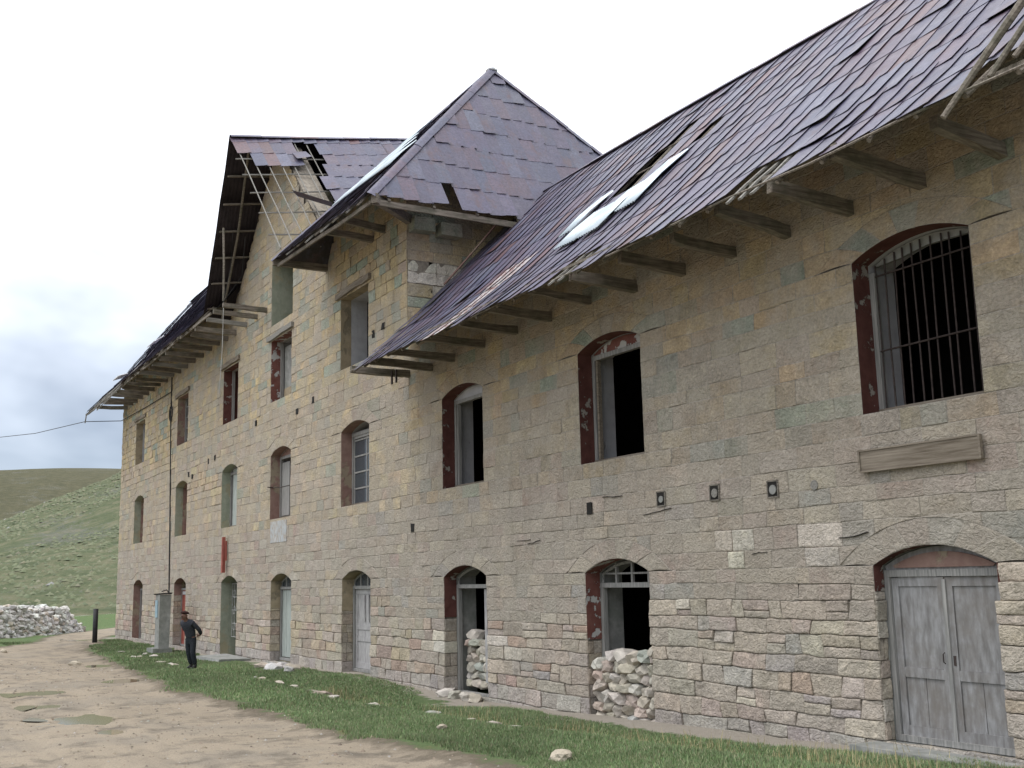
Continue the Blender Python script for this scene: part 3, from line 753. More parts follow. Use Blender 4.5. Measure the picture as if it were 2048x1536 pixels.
        if k == 'd8':
            MB().prism([(XL+.02, zh+.09), (XR-.02, zh+.09)]+fan, fy+.03, fy+.06).build('fanlight_rim', M_door, W_)
            R2 = [(cx+(p[0]-cx)*.84, zh+.14+(p[1]-zh-.14)*.72) for p in fan]
            MB().prism([(XL+.2, zh+.12), (XR-.2, zh+.12)]+R2, fy+.005, fy+.029).build('fanlight_panel', M_redold, W_)
def leaf(parent, x0, x1, y, z0, z1, mat, rails, boards_low=0, ang=0, hinge=0, pm=None, mold=True):
    """panelled leaf: stiles, rails and recessed panels; rails = list of z heights"""
    st = .11; T = .045
    M = Matrix.Translation((x0 if hinge == 0 else x1, y, 0)) @ Matrix.Rotation(ang, 4, 'Z') @ Matrix.Translation((-(x0 if hinge == 0 else x1), -y, 0))
    def bx(name, a, b_, c_, d_, e_, f_, m_):
        mb = MB().box(((a+b_)/2, (c_+d_)/2, (e_+f_)/2), (b_-a, d_-c_, f_-e_), None, .0025); mb.v = [tuple(M @ Vector(v)) for v in mb.v]
        return mb.build(name, m_, parent)
    bx('door_stile', x0, x0+st, y, y+T, z0, z1, mat); bx('door_stile', x1-st, x1, y, y+T, z0, z1, mat)
    zz = [z0]+rails+[z1]
    for i, z in enumerate(zz):
        a_ = z if i == 0 else (z-.12 if i == len(zz)-1 else z-.07); bx('door_rail', x0+st+.001, x1-st-.001, y+.003, y+T-.003, a_, a_+(.16 if i == 0 else .13), mat)
    for i in range(len(zz)-1):
        lo = zz[i]+(.16 if i == 0 else .06); hi = zz[i+1]-(.12 if i == len(zz)-2 else .07)
        nb = boards_low if i < len(zz)-2 or boards_low > 2 else 1
        nb = max(1, nb)
        for j in range(nb):
            wa = x0+st+(x1-x0-2*st)*j/nb; wb = x0+st+(x1-x0-2*st)*(j+1)/nb
            bx('door_panel', wa+.004, wb-.004, y+.022, y+.034, lo, hi, pm or mat)
D8 = [o_ for o_ in B.children if o_.name.startswith('doorway')]
def dw(k): return D8[[o['k'] for o in OPS if o['k'][0] == 'd'].index(k)]
o = OP['d8']; leaf(dw('d8'), o['XL']+.1, o['cx']+.005, .235, .12, 2.23, M_door, [.98], 2, -.035, 0)
leaf(dw('d8'), o['cx']+.01, o['XR']-.1, .235, .12, 2.23, M_door, [.98], 2, .02, 1)
wbox(dw('d8'), 'meeting_strip', o['cx']-.03, o['cx']+.03, .20, .232, .12, 2.2, M_wg)
MB().tube([(o['cx']-.06, .19, 1.12), (o['cx']-.06, .16, 1.14), (o['cx']-.06, .16, 1.24), (o['cx']-.06, .19, 1.26)], .008, 6).build('door_pull', M_iron, dw('d8'))
wbox(dw('d8'), 'lock_plate', o['cx']+.05, o['cx']+.09, .215, .234, 1.1, 1.22, M_iron)
o = OP['d5']; leaf(dw('d5'), o['XL']+.1, o['XR']-.1, .40, -.1, 2.1, M_door5, [.72, 1.05], 3, 0, 0)
for x in (o['cx']-.3, o['cx'], o['cx']+.3): wbox(dw('d5'), 'panel_moulding', x-.03, x+.03, .375, .42, 1.2, 1.95, M_door5)
MB().box((o['XR']-.2, .37, .85), (.1, .05, .12)).build('door_lock', M_iron, dw('d5'))
o = OP['d6']; leaf(dw('d6'), o['cx']+.18, o['XR']-.1, .42, .0, 2.1, M_door5, [.55, .85, 1.1], 1, 0, 1)
o = OP['d4']
for i in range(4):
    x = o['XL']+.12+i*.42; wbox(dw('d4'), 'door_plank', x, x+.41, .39, .42, -.1, 2.1, M_door4, .004)
o = OP['d2']; leaf(dw('d2'), o['XL']+.1, o['XR']-.1, .36, -.25, 2.1, M_redwood, [.9], 1, 0, 0)
MB().box((o['cx'], .35, 2.0), (1.7, .02, .14)).build('door_band', M_white, dw('d2'))
o = OP['d1']; leaf(dw('d1'), o['XL']+.1, o['XR']-.1, .5, -.3, 2.1, M_redold, [.9], 1, 0, 0)
# iron grille of the third doorway
o = OP['d3']
for i in range(7):
    x = o['XL']+.12+i*.31; MB().tube([(x, .42, .35), (x, .42, 2.35)], .014, 5).build('grille_bar', M_rope, dw('d3'))
for z in (.35, .85, 1.35, 1.85, 2.35):
    MB().tube([(o['XL']+.1, .41, z), (o['XR']-.1, .41, z)], .014, 5).build('grille_rail', M_rope, dw('d3'))
for i in range(3):
    for j in range(3):
        c0 = (o['XL']+.45+i*.6, 1.1*j*.55+.75); MB().tube([(c0[0]+.16*math.cos(q), .405, c0[1]+.16*math.sin(q)) for q in np.linspace(0, 2*math.pi, 11)], .01, 4).build('grille_scroll', M_rope, dw('d3'))
# threshold slabs
mb = MB(); mb.box((-10.0, -.05, -.06), (2.4, .9, .2), None, .02); mb.build('threshold', M_conc, B)
mb = MB(); mb.box((-36.5, .1, -.36), (2.3, .6, .22), None, .02); mb.box((-29.9, .05, -.33), (2.6, .7, .22), None, .02); mb.build('threshold', M_conc, B)

# joist ends in square sockets (beam-end row) and putlog holes, their shade drawn as near-black plates
for x, full in ((-15.71, 0), (-14.27, 1), (-12.9, 2), (-12.03, 3)):
    z = 3.65 if full < 2 else 3.6
    mb = MB(); s = .115
    if full < 3:
        mb.box((x-s, -.006, z), (.022, .03, .25)).box((x+s, -.006, z), (.022, .03, .25)).box((x, -.006, z+.125), (.24, .03, .022)).box((x, -.006, z-.125), (.24, .03, .022))
        mb.build('socket_rim', M_stone, B)
        MB().box((x, -.004, z), (.208, .02, .228)).build('socket_shade_plate', M_dark, B)  # flat dark plate, shade of the socket put into its colour
    MB().tube([(x+.01, .1, z-.01), (x+.01, -.03 if full < 3 else -.02, z-.01)], .075 if full else .06, 12).build('beam_end', M_wd if full in (1, 3) else M_conc, B)
for x, z in ((-17.96, 3.63), (-26.05, 3.66), (-35.0, 7.9), (-33.5, 8.05), (-46, 7.35), (-45, 7.4), (-48.5, 6.95), (-49.2, 7.1), (-39.5, 8.1), (-28.6, 9.2), (-27.9, 9.3)):
    MB().box((x, -.012, z), (.2, .012, .2), None, .02).build('putlog_shade_plate', M_dark, B)  # thin plate on the wall face, coloured as the shade of a hole
# cracks and open joints between the storeys, near-black slivers as their shade
CRK = MB()
for i in range(6):
    x = -9.3-abs(random.gauss(0, 1))*8; z = 3.15+random.gauss(0, .28) if x > -26 else 3.3+random.gauss(0, .6)
    n = random.randint(2, 5); pts = [(x, z)]
    for _ in range(n): x += random.uniform(.08, .2); z += random.choice([0, 0, .01, -.02, .03, .02]); pts.append((x, z))
    wd = random.uniform(.004, .013)
    for (a_, b_), (c_, d_) in zip(pts[:-1], pts[1:]): CRK.prism([(a_, b_-wd*.5), (c_+.01, d_-wd*.4), (c_+.01, d_+wd*.5), (a_, b_+wd*.5)], -.022, -.002)
o = CRK.build('joint_shade_slivers', M_dark, WALL); o['kind'] = 'stuff'
# boards and marks on the facade
bd = mesh_obj('wooden_signboard', *(lambda m_: (m_.v, m_.f))(MB().box((-10.08, -.06, 3.835), (1.96, .035, .27), None, .004)), M_wx)
props(bd, 'blank weathered wooden signboard fixed to the wall below the barred window', 'signboard')
for x in (-11.065, -9.095): MB().box((x, -.065, 3.835), (.03, .055, .29)).build('edge_strip', M_wx, bd)
MB().box((-10.08, -.067, 3.982), (1.99, .05, .022)).build('edge_strip', M_wx, bd); MB().box((-10.08, -.067, 3.69), (1.99, .05, .022)).build('edge_strip', M_wx, bd)
pk = MB().box((-42.95, -.14, 3.45), (.12, .12, 1.35), None, .01).box((-42.78, -.08, 3.6), (.04, .05, .75)).build('hanging_plank', M_redwood)
props(pk, 'upright red-brown plank fixed on the wall above the green-jambed doorway', 'plank')
m, t, b = material('faded_whitewash_poster', .9, .1); n = noise_n(t, 5, 6, .7, sc=(2, 1, .8)); n2 = noise_n(t, 1.3, 3)
L(t, mix(t, mth(t, 'SUBTRACT', 1, mth(t, 'MULTIPLY', remap(t, n, .40, .52), .0) if False else mth(t, 'MULTIPLY', mth(t, 'SUBTRACT', 1, remap(t, n, .46, .56)), .6)), ramp(t, n2, [(.4, (.38, .47, .55)), (.6, (.50, .53, .54))]), (.33, .295, .255)), b.inputs['Base Color'])
ps = MB().box((-36.8, -.006, 4.05), (1.7, .008, .72), None, .01).build('painted_patch', M_stone)
ps.data.materials.clear(); ps.data.materials.append(m)
props(ps, 'faded white and pale blue painted patch on the wall under an arched window', 'painted patch')

# ---------------------------------------------------------------- joists
def joist(x, z, l, zo=0, h=.2, w_=.13, mat=None, broken=False, skew=0):
    skew = skew or random.uniform(-.07, .07); h = h*random.uniform(.8, 1.1)
    mb = MB(); mb.beam((x, .25, z), (x+skew, -l, z+zo), w_, h, 5, .014, taper=.7 if broken else .92, roll=random.uniform(-.08, .08))
    mb.build('joist', mat or M_wy, B)
for a_ in ((-8.44, 7.47, 1.25, .16), (-9.65, 7.47, 1.61, .19), (-10.93, 7.47, 1.51, .14), (-12.22, 7.50, 1.4, .18), (-13.5, 7.5, 1.3, .1), (-14.8, 7.55, 1.35, .08), (-16.2, 7.58, 1.4, .1), (-17.71, 7.68, 1.4, .08), (-19.2, 7.66, 1.5, .05), (-20.6, 7.66, 1.5, .03), (-22.1, 7.65, 1.6, .03), (-23.63, 7.62, 1.68, .01), (-24.85, 7.6, 1.65, .05), (-26.2, 7.66, 1.63, 0), (-7.2, 7.47, 1.2, .1), (-5.9, 7.47, 1.5, .1)):
    joist(*a_, broken=random.random() < .3)
for dx in (-.05, .12): MB().box((-26.0+dx*1.6, -.55, 7.5), (.05, .04, .34)).build('hanger_strap', M_iron, B)
for a_ in ((-27.76, 12.02, 1.35, .15), (-28.6, 11.98, 1.53, .08), (-32.29, 12.08, 1.75, 0), (-38.49, 12.08, 1.6, .04), (-39.56, 12.06, 1.63, .08)): joist(*a_)
x = -40.9
while x > -64: joist(x, 12.04+random.uniform(-.04, .04), random.uniform(1.4, 1.7), random.uniform(-.06, .08), mat=M_wy if random.random() < .75 else M_wd); x -= random.uniform(1.15, 1.45)
MB().beam((-26.3, .1, 11.9), (-24.75, -1.6, 11.78), .16, .24, 4, .01).build('joist', M_wy, B)
# wall plate and eave boards
MB().beam((-25.4, -1.52, 7.80), (-2, -1.45, 7.76), .04, .05, 20, .015).build('eave_board', M_wy, B)
MB().beam((-40, -1.6, 12.15), (-66, -1.6, 12.0), .05, .09, 20, .02).build('eave_board', M_wy, B)
MB().beam((-24.85, -1.6, 11.72), (-24.85, 2.6, 11.68), .05, .16, 6, .01).build('eave_board', M_wy, B)
MB().beam((-32.3, -1.6, 11.98), (-24.9, -1.6, 11.72), .05, .10, 6, .01).build('eave_board', M_wy, B)

# ---------------------------------------------------------------- roofs
C_T = [(8, (.066, .058, .094)), (3, (.078, .056, .082)), (4, (.062, .062, .100)), (.9, (.096, .054, .062)), (1.2, (.086, .086, .124))]  # tin paint tones with the sky's bluish reflection mixed in
CURV = [.013]
def tile_mesh(surf, nrm, u0, v0, tw, tl, rust=0, lift=.0, curv=.045, nx=6, rot=0.0):
    curv = CURV[0]
    w2 = tw*1.10; V = []; c = pick(C_T); nv = 2; hu = []
    cu_ = random.uniform(.6, 1.4)*curv; lf = .009+lift
    for s in (0, 1):
        for j in range(nv+1):
            v = j/nv
            for i in range(nx+1):
                u = i/nx
                h = cu_*(1.5*u**1.8+.35*(1-u)**2)*(1-.25*v)+lf*(1-v)*(1.0+.3*(u-.5))+.005*u
                uu = u0-.05*tw+w2*u+rot*(v-.5)*tl; vv = v0+tl*1.13*v+random.uniform(-.006, .006)*(j == 0)
                if j == 0: vv += .018*u*u
                P = surf(uu, vv); V.append(P+nrm(uu, vv)*(h-s*.004))
    n = nx+1; m_ = n*(nv+1); F = []
    for j in range(nv):
        for i in range(nx):
            q = j*n+i; F.append((q, q+1, q+n+1, q+n)); F.append((q+m_+n, q+m_+n+1, q+m_+1, q+m_))
    for i in range(nx): F.append((i+m_, i+m_+1, i+1, i)); 
    for j in range(nv): F.append((j*n, j*n+m_, (j+1)*n+m_, (j+1)*n)[::-1]); F.append((j*n+nx, j*n+nx+m_, (j+1)*n+nx+m_, (j+1)*n+nx))
    return V, F, [(*c, rust)]*len(V)
def tile_field(roof, surf, nrm, u_rng, v_len, tw, tl, keep, special=None, jitter=1.0, nx=6):
    nrow = int(math.ceil(v_len/tl)); 
    for r in range(nrow-1, -1, -1):
        v0 = r*tl; u = u_rng[0]+(tw*.5 if r % 2 else 0)*0+random.uniform(-.05, .05)
        while u < u_rng[1]:
            tww = tw*random.uniform(.92, 1.08)
            if keep(u+tww/2, v0+tl/2):
                jv = random.uniform(-.05, .05)*jitter+(random.uniform(-.14, .2) if r == 0 else 0)
                lift = .0 if random.random() > .05 else random.uniform(.015, .04)
                ll = tl
                if v0+tl*1.13+jv > v_len: ll = (v_len-v0-jv)/1.13
                if ll > .25:
                    V, F, C = tile_mesh(surf, nrm, u, v0+jv, tww, ll, special(u+tww/2, v0+tl/2) if special else 0, lift, nx=nx, rot=random.uniform(-.02, .02))
                    piece('roof_tile', roof, V, F, C, M_roof)
            u += tww
def profile_surf(prof, sag):
    seg = []; v = 0
    for (a_, b_), (c_, d_) in zip(prof[:-1], prof[1:]):
        l = math.hypot(c_-a_, d_-b_); seg.append((v, l, a_, b_, (c_-a_)/l, (d_-b_)/l)); v += l
    def find(q):
        for s in seg:
            if q < s[0]+s[1]: return s
        return seg[-1]
    def surf(x, q):
        s = find(q); k = q-s[0]; return Vector((x, s[2]+s[4]*k, s[3]+s[5]*k+sag(x, q)))
    def nrm(x, q):
        s = find(q); return Vector((0, -s[5], s[4]))
    return surf, nrm, v
def corr_sheet(name, surf, nrm, u0, u1, v0, v1, mat, parent, up=.06, skew=0.0, wav=.076, amp=.010):
    n = int((u1-u0)/wav*4); V = []; F = []
    for s in (0, 1):
        for v in (v0, (v0+v1)/2, v1):
            for i in range(n+1):
                u = u0+(u1-u0)*i/n; h = up+amp*1.5*math.sin(i*math.pi/2)+.03*math.sin((v-v0)*3)
                V.append(surf(u+skew*(v-v0), v+.05*((u-u0)/(u1-u0)))+nrm(u, v)*(h-s*.006))
    m_ = n+1
    for j in range(2):
        for i in range(n): q = j*m_+i; F.append((q, q+1, q+m_+1, q+m_)); F.append((q+3*m_+m_, q+3*m_+m_+1, q+3*m_+1, q+3*m_))
    for i in range(n): F.append((i+3*m_, i+3*m_+1, i+1, i))
    return mesh_obj(name, V, F, mat, parent, smooth=True)
def ridge_cap(pts, name, parent, w_=.34, n=10):
    for a_, b_ in zip(pts[:-1], pts[1:]):
        a_ = Vector(a_); b_ = Vector(b_); k = max(1, int((b_-a_).length/1.0))
        for i in range(k):
            p = a_.lerp(b_, i/k); q = a_.lerp(b_, (i+1.06)/k); d = (q-p).normalized(); r = d.cross(Vector((0, 0, 1))).normalized(); u = r.cross(d)
            V = []
            off = u*random.uniform(0, .02)
            for e in (p, q):
                for t_ in (-1, -.5, 0, .5, 1): V.append(e+r*t_*w_*.5-u*abs(t_)**1.5*w_*.38+u*.07+off)
            F = [(j, j+1, j+6, j+5) for j in range(4)]
            c = pick(C_T); mb = MB(); mb.add(V, F, [(*c, 0)]*len(V)); mb.add([v-u*.008 for v in V], [f[::-1] for f in F], [(*c, 0)]*len(V))
            mb.build(name, M_roof, parent, True, True)
# --- right wing roof
profR = [(-1.88, 7.50), (-.75, 8.42), (.05, 9.16), (1.4, 10.52), (2.95, 12.08), (4.0, 13.10)]
sagR = lambda x, q: .09*n3(x*.22, q*.2, 1)+.03*n3(x*.9, q*.5, 5)-.05*max(0, (x+14)/8)*0
sR, nR, LR = profile_surf(profR, sagR)
mb = MB(); mb.add([(-26, 4.02, 13.0), (XE, 4.02, 13.0), (XE, 9.6, 7.5), (-26, 9.6, 7.5), (-26, 4.02, 12.94), (XE, 4.02, 12.94), (XE, 9.6, 7.44), (-26, 9.6, 7.44)], [(0, 1, 2, 3), (7, 6, 5, 4), (0, 4, 5, 1), (1, 5, 6, 2), (2, 6, 7, 3), (3, 7, 4, 0)], (.09, .07, .08, 0))
ROOF_R = mb.build('roof', M_roof, B, cols=True); ROOF_R['label'] = 'low long shingle roof over the near wing with two bright tin patches'
def keepR(x, v):
    if x < -26.1 or (x < -25.7 and v > 2.2 and v < 2.3): return False
    if x < -26.0+(.35*(1-v/2) if v < 2 else 0)*0: return False
    if -18.3 < x < -17.2 and 3.3 < v < 5.0: return False
    if -17.9 < x < -17.4 and 5.0 < v < 6.3: return False
    if -16.5 < x < -15.8 and 4.4 < v < 5.6: return False
    if -11.55 < x < -10.75 and v < .8: return False
    if -16.3 < x < -15.5 and v < .8: return False
    if x > -7.6 and v < 1.0: return False
    if x > -6.9 and v < 2.6: return False
    if v < .9 and random.random() < .05: return False
    return True
tile_field(ROOF_R, sR, nR, (-26.05, XE), LR, .44, .92, keepR, lambda x, v: .9 if (-21.25 < x < -20.2 and v < 2.9) else 0)
ridge_cap([(-26.3, 4.0, 13.1), (-20, 4.0, 13.12), (-14, 4, 13.02), (XE, 4, 12.98)], 'ridge_cap', ROOF_R)
for u0, u1, v0, v1, sk in ((-18.3, -17.62, 1.95, 3.25, .1), (-17.5, -16.85, 2.0, 3.6, .12), (-16.72, -16.1, 2.5, 4.2, .12), (-19.0, -18.62, 2.75, 4.1, .2)):
    corr_sheet('tin_patch', sR, nR, u0, u1, v0, v1, M_tin, ROOF_R, .09, sk)
x = -25.8
while x < XE:
    v1 = LR-.1
    if not (-40 < x): pass
    V = [sR(x, .12)-nR(x, 0)*.07, sR(x, 1.2)-nR(x, 1.2)*.07, sR(x, 2.4)-nR(x, 2.4)*.07, sR(x, 5)-nR(x, 5)*.07, sR(x, v1)-nR(x, v1)*.07]
    mb = MB(); mb.tube([p+Vector((random.uniform(-.02, .02), 0, 0)) for p in V], .035, 6); mb.build('rafter', M_wy, ROOF_R); x += random.uniform(.62, .85)
for v in (.12, 1.0, 1.9, 2.8, 3.75, 4.7, 5.6, 6.6, 7.5):
    MB().tube([sR(x_, v)-nR(x_, v)*.025 for x_ in np.linspace(-25.9, XE, 16)], .018, 5).build('batten', M_wy, ROOF_R)
for x_, a_ in ((-11.45, 0), (-11.2, .3), (-10.95, -.2), (-15.9, .1), (-16.2, -.2)):
    MB().beam(sR(x_, -.05)-nR(x_, 0)*.04, sR(x_+.05, 1.3)-nR(x_, 0)*.03, .07, .03, 3, .01).build('broken_lath', M_wd, ROOF_R)
# loose poles at the near right end
for a_, b_, r_ in (((-7.75, -1.95, 7.3), (-6.75, -.75, 9.4), .05), ((-7.3, -1.7, 7.65), (-6.4, -.6, 9.6), .045), ((-7.05, -1.6, 7.8), (-6.0, -.5, 9.6), .045)):
    MB().tube([a_, tuple((Vector(a_)+Vector(b_))/2+Vector((.03, 0, .03))), b_], [r_*.7, r_, r_], 7).build('loose_pole', M_wy, ROOF_R)
# --- tower roof (pyramid)
AP = Vector((-28.6, 4, 18.05)); FL = Vector((-32.4, -1.75, 12.1)); FR = Vector((-24.8, -1.75, 11.85)); BR = Vector((-24.8, 9.75, 11.85)); BL = Vector((-32.4, 9.75, 12.1))
def tri_face(A_, B_, C_, tw, tl, parent, skip=None, nx=6):
    U = (B_-A_); lu = U.length; U = U/lu; nn = U.cross(C_-A_).normalized()
    if nn.z < 0: nn = -nn
    Vd = nn.cross(U).normalized()
    if Vd.z < 0: Vd = -Vd
    ca, cv = (C_-A_).dot(U), (C_-A_).dot(Vd)
    surf = lambda u, v: A_+U*u+Vd*v+nn*.04*n3(u*.3, v*.3, A_.x)
    nrm = lambda u, v: nn
    def kp(u, v):
        t_ = v/cv; l, r = ca*t_, lu+(ca-lu)*t_
        if skip and skip(u, v): return False
        return l-.12 < u < r+.12
    def emit():
        nrow = int(math.ceil(cv/tl))
        for r in range(nrow):
            v0 = r*tl; u = -.3+random.uniform(-.05, .05)
            while u < lu+.3:
                tww = tw*random.uniform(.93, 1.07); vm = min(cv-.02, v0+tl*.5)
                if kp(u+tww/2, vm):
                    jv = random.uniform(-.04, .04); ll = min(tl, (cv-v0-jv)/1.13)
                    if ll > .2:
                        V, F, C = tile_mesh(surf, nrm, u, v0+jv, tww, ll, 0, random.choice([0]*7+[.03]), nx=nx, rot=random.uniform(-.02, .02))
                        # trim to the hip lines
                        V2 = []
                        for P in V:
                            q = P-A_; uu, vv, hh_ = q.dot(U), q.dot(Vd), q.dot(nn)
                            t_ = min(1, max(0, vv/cv)); uu = min(max(uu, ca*t_-.02), lu+(ca-lu)*t_+.02)
                            V2.append(A_+U*uu+Vd*vv+nn*hh_)
                        piece('roof_tile', parent, V2, F, C, M_roof)
                u += tww
    emit(); return surf, nrm, cv, lu
e_ = .12
mb = MB(); dn = Vector((0, 0, -e_))
mb.add([AP+dn*1.3, FL+dn, FR+dn, BR+dn, BL+dn], [(0, 3, 4), (0, 4, 1)], (.03, .025, .025, 0))
ROOF_T = mb.build('tower_roof', M_roof, B, cols=True); ROOF_T['label'] = 'steep pyramid shingle roof over the tower'
CURV[0] = .024
tri_face(FR, BR, AP, .42, .93, ROOF_T, lambda u, v: 2.25 < u < 2.65 and v < .75)
sF, nF, cvF, luF = tri_face(FL, FR, AP, .46, .93, ROOF_T, None)
MB().add([BR, BL, AP, BR+dn, BL+dn, AP+dn], [(0, 1, 2), (5, 4, 3)], (.09, .07, .08, 0)).build('rear_slope', M_roof, ROOF_T, cols=True)
MB().add([BL, FL, AP, BL+dn, FL+dn, AP+dn], [(0, 1, 2), (5, 4, 3)], (.09, .07, .08, 0)).build('far_slope', M_roof, ROOF_T, cols=True)
hipf = lambda a_, b_, f0, f1: [tuple(a_.lerp(b_, f0)), tuple(a_.lerp(b_, f1))]
ridge_cap(hipf(FR, AP, 0, 1.0), 'hip_cap', ROOF_T, .36); ridge_cap(hipf(FL, AP, 0, 1.0), 'hip_cap', ROOF_T, .3); ridge_cap(hipf(BR, AP, 0, 1.0), 'hip_cap', ROOF_T, .3)
MB().tube([AP+Vector((0, 0, -.05)), AP+Vector((0, 0, .12))], [.2, .08], 8).build('apex_cap', M_roof, ROOF_T, True, True)
# bright tin on the front slope, following the left hip
for tt, wt_ in ((.28, 4.3), (.37, 2.9), (.46, 1.6), (.55, 1.1)):
    P = FL.lerp(AP, tt); u_ = (P-FL).dot((FR-FL).normalized()); v_ = tt*cvF
    corr_sheet('tin_patch', sF, nF, u_+.25, u_+.25+wt_, v_-.15, v_+.75, M_tin, ROOF_T, .09, .45)
for i in range(8):
    P = FR.lerp(FL, .06+.1*i+random.uniform(-.03, .03)); d = (AP-FL.lerp(FR, .5)).normalized()
    MB().beam(P-d*random.uniform(.02, .3)+Vector((0, 0, -.06)), P+d*(.9 if 0 < i < 7 else .3)+Vector((0, 0, -.08)), .07, .04, 2, .01).build('rafter', M_wd if i % 2 else M_wy, ROOF_T)
for i in range(7):
    P = FR.lerp(BR, .05+.11*i); d = (AP-FR.lerp(BR, .5)).normalized(); MB().beam(P+Vector((0, 0, -.08)), P+d*(2 if i > 0 else .4)+Vector((0, 0, -.08)), .07, .05, 2, .01).build('rafter', M_wy, ROOF_T)
MB().beam((-25.2, 2.15, 11.75), (-25.9, .9, 10.1), .10, .035, 3, .01).build('hanging_lath', M_redold, ROOF_T)
# --- left wing main roof
profL = [(-1.75, 12.1), (0, 14.0), (4.0, 19.1)]
sagL = lambda x, q: .10*n3(x*.15, q*.2, 8)+.04*n3(x*.8, q*.5, 2)-.12*max(0, (-x-52)/14)*(1 if q < 3 else .3)
sL, nL, LL = profile_surf(profL, sagL)
mb = MB(); mb.add([(-66, 4.02, 19.05), (-38.6, 4.02, 19.05), (-38.6, 9.7, 12), (-66, 9.7, 12), (-66, 4.02, 18.97), (-38.6, 4.02, 18.97), (-38.6, 9.7, 11.92), (-66, 9.7, 11.92)], [(0, 1, 2, 3), (7, 6, 5, 4), (0, 4, 5, 1), (1, 5, 6, 2), (2, 6, 7, 3), (3, 7, 4, 0)], (.09, .07, .08, 0))
ROOF_L = mb.build('roof', M_roof, B, cols=True); ROOF_L['label'] = 'main shingle roof of the far wing with splintered eave'
def keepL(x, v):
    if x < -66.3: return False
    g = v*.6  # hidden behind the cross gable to the right
    if x > min(-38.7, -42.6+max(0, v-2.4)*.75): return False
    if v < 1 and random.random() < .12: return False
    if -62.5 < x < -57.5 and v < 1.0: return False
    if -59 < x < -56.8 and v < 1.9: return False
    return True
tile_field(ROOF_L, sL, nL, (-66.2, -36.5), LL, .5, .95, keepL, nx=4)
ridge_cap([(-66.2, 4, 19.1), (-38.6, 4, 19.05)], 'ridge_cap', ROOF_L, .34)
x = -66
while x < -42.5:
    ragged = -63 < x < -56
    for q in range(2 if ragged else 1):
        e0 = random.uniform(-.5, .1) if ragged else -.02
        xs_ = x+random.uniform(-.5, .5)*(1 if ragged else 0)
        A0_ = sL(xs_, max(e0, 0))+Vector((0, e0 if e0 < 0 else 0, (e0 if e0 < 0 else 0)*random.uniform(.6, 1.6))); 
        MB().beam(A0_-nL(x, 0)*.06, sL(x, 3.2)-nL(x, 1)*.06, .07, .05, 3, .015).build('rafter', M_wd if ragged else M_wy, ROOF_L)
    x += random.uniform(.55, .8)
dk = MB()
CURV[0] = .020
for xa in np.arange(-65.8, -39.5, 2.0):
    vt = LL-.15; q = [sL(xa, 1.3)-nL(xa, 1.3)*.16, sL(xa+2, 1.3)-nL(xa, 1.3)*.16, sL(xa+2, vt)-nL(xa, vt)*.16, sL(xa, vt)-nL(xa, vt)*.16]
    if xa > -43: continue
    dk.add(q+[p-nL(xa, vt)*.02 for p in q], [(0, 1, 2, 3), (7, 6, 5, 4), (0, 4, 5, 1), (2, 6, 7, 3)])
dk.build('dark_gap_backing', M_dark, ROOF_L)  # added near-black sheet, stops bright sky showing between the shingles
for v in (.3, 1.2, 2.1): MB().tube([sL(x_, v)-nL(x_, v)*.02 for x_ in np.linspace(-66.2, -43, 16)], .02, 5).build('batten', M_wy, ROOF_L)
MB().box((-60.2, -1.0, 13.2), (1.6, .5, .03), Matrix.Rotation(.35, 3, 'X')).build('bent_sheet', M_roof, ROOF_L, cols=True)
MB().box((-52.5, -.9, 13.6), (1.6, .5, .03), Matrix.Rotation(.6, 3, 'X')).build('bent_sheet', M_roof, ROOF_L, cols=True)
MB().beam((-65.9, -1.7, 12.0), (-65.9, -1.75, 11.45), .06, .03, 2, .01).build('hanging_lath', M_wd, ROOF_L)
# --- cross gable
RS = .17; GA = Vector((-37.46, -1.75, 18.0))
rdir = Vector((0, 1, RS)).normalized()
def gsurf(side):
    dslope = Vector((side, 0, -1)).normalized()         # down the slope
    nn = dslope.cross(rdir); nn = nn if nn.z > 0 else -nn; nn.normalize()
    # u along the ridge from the verge, v up the slope from the foot
    Lg = 5.55*math.sqrt(2)
    A_ = GA+dslope*Lg
    sh = .62 if side < 0 else 0
    return (lambda u, v: A_+rdir*(u+sh*(1-v/Lg))-dslope*v+nn*.03*n3(u*.4, v*.4, side)), (lambda u, v: nn), Lg
sG, nG, LG = gsurf(1)
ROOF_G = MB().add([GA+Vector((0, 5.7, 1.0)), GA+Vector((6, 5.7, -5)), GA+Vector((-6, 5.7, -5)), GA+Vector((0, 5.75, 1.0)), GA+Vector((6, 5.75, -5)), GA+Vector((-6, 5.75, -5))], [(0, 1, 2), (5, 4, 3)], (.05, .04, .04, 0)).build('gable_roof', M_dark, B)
ROOF_G['label'] = 'tall cross-gable roof with missing shingles and bare lath grid'
def keepG(u, v):
    s = LG-v     # distance down from the ridge
    if u > 2.1 and u < 2.95 and .2 < s < 2.75: return s < .0
    if s > 2.35 and u < 2.55: return False
    if u < .35 and s > 1.1: return False
    if 1.7 < u <= 2.1 and .95 < s < 1.9: return True
    return True
tile_field(ROOF_G, sG, nG, (.0, 8), LG, .44, .93, keepG)
sH, nH, LH = gsurf(-1)
def keepH(u, v):
    return True
M_sheet = simple('rusty_dark_sheet', (.016, .012, .015), (.034, .026, .03), 2, .7, .3, .004)
for i in range(8):
    for j, (va, vb) in enumerate(((-.05, LH*.36), (LH*.34, LH*.68), (LH*.66, LH-.02))):
        corr_sheet('roof_sheet', sH, nH, i*.72+random.uniform(-.03, .01), i*.72+.78, va+random.uniform(-.05, .05)*(j == 0), vb, M_sheet, ROOF_G, .03+.012*j+.006*(i % 2), 0, .14, .005)
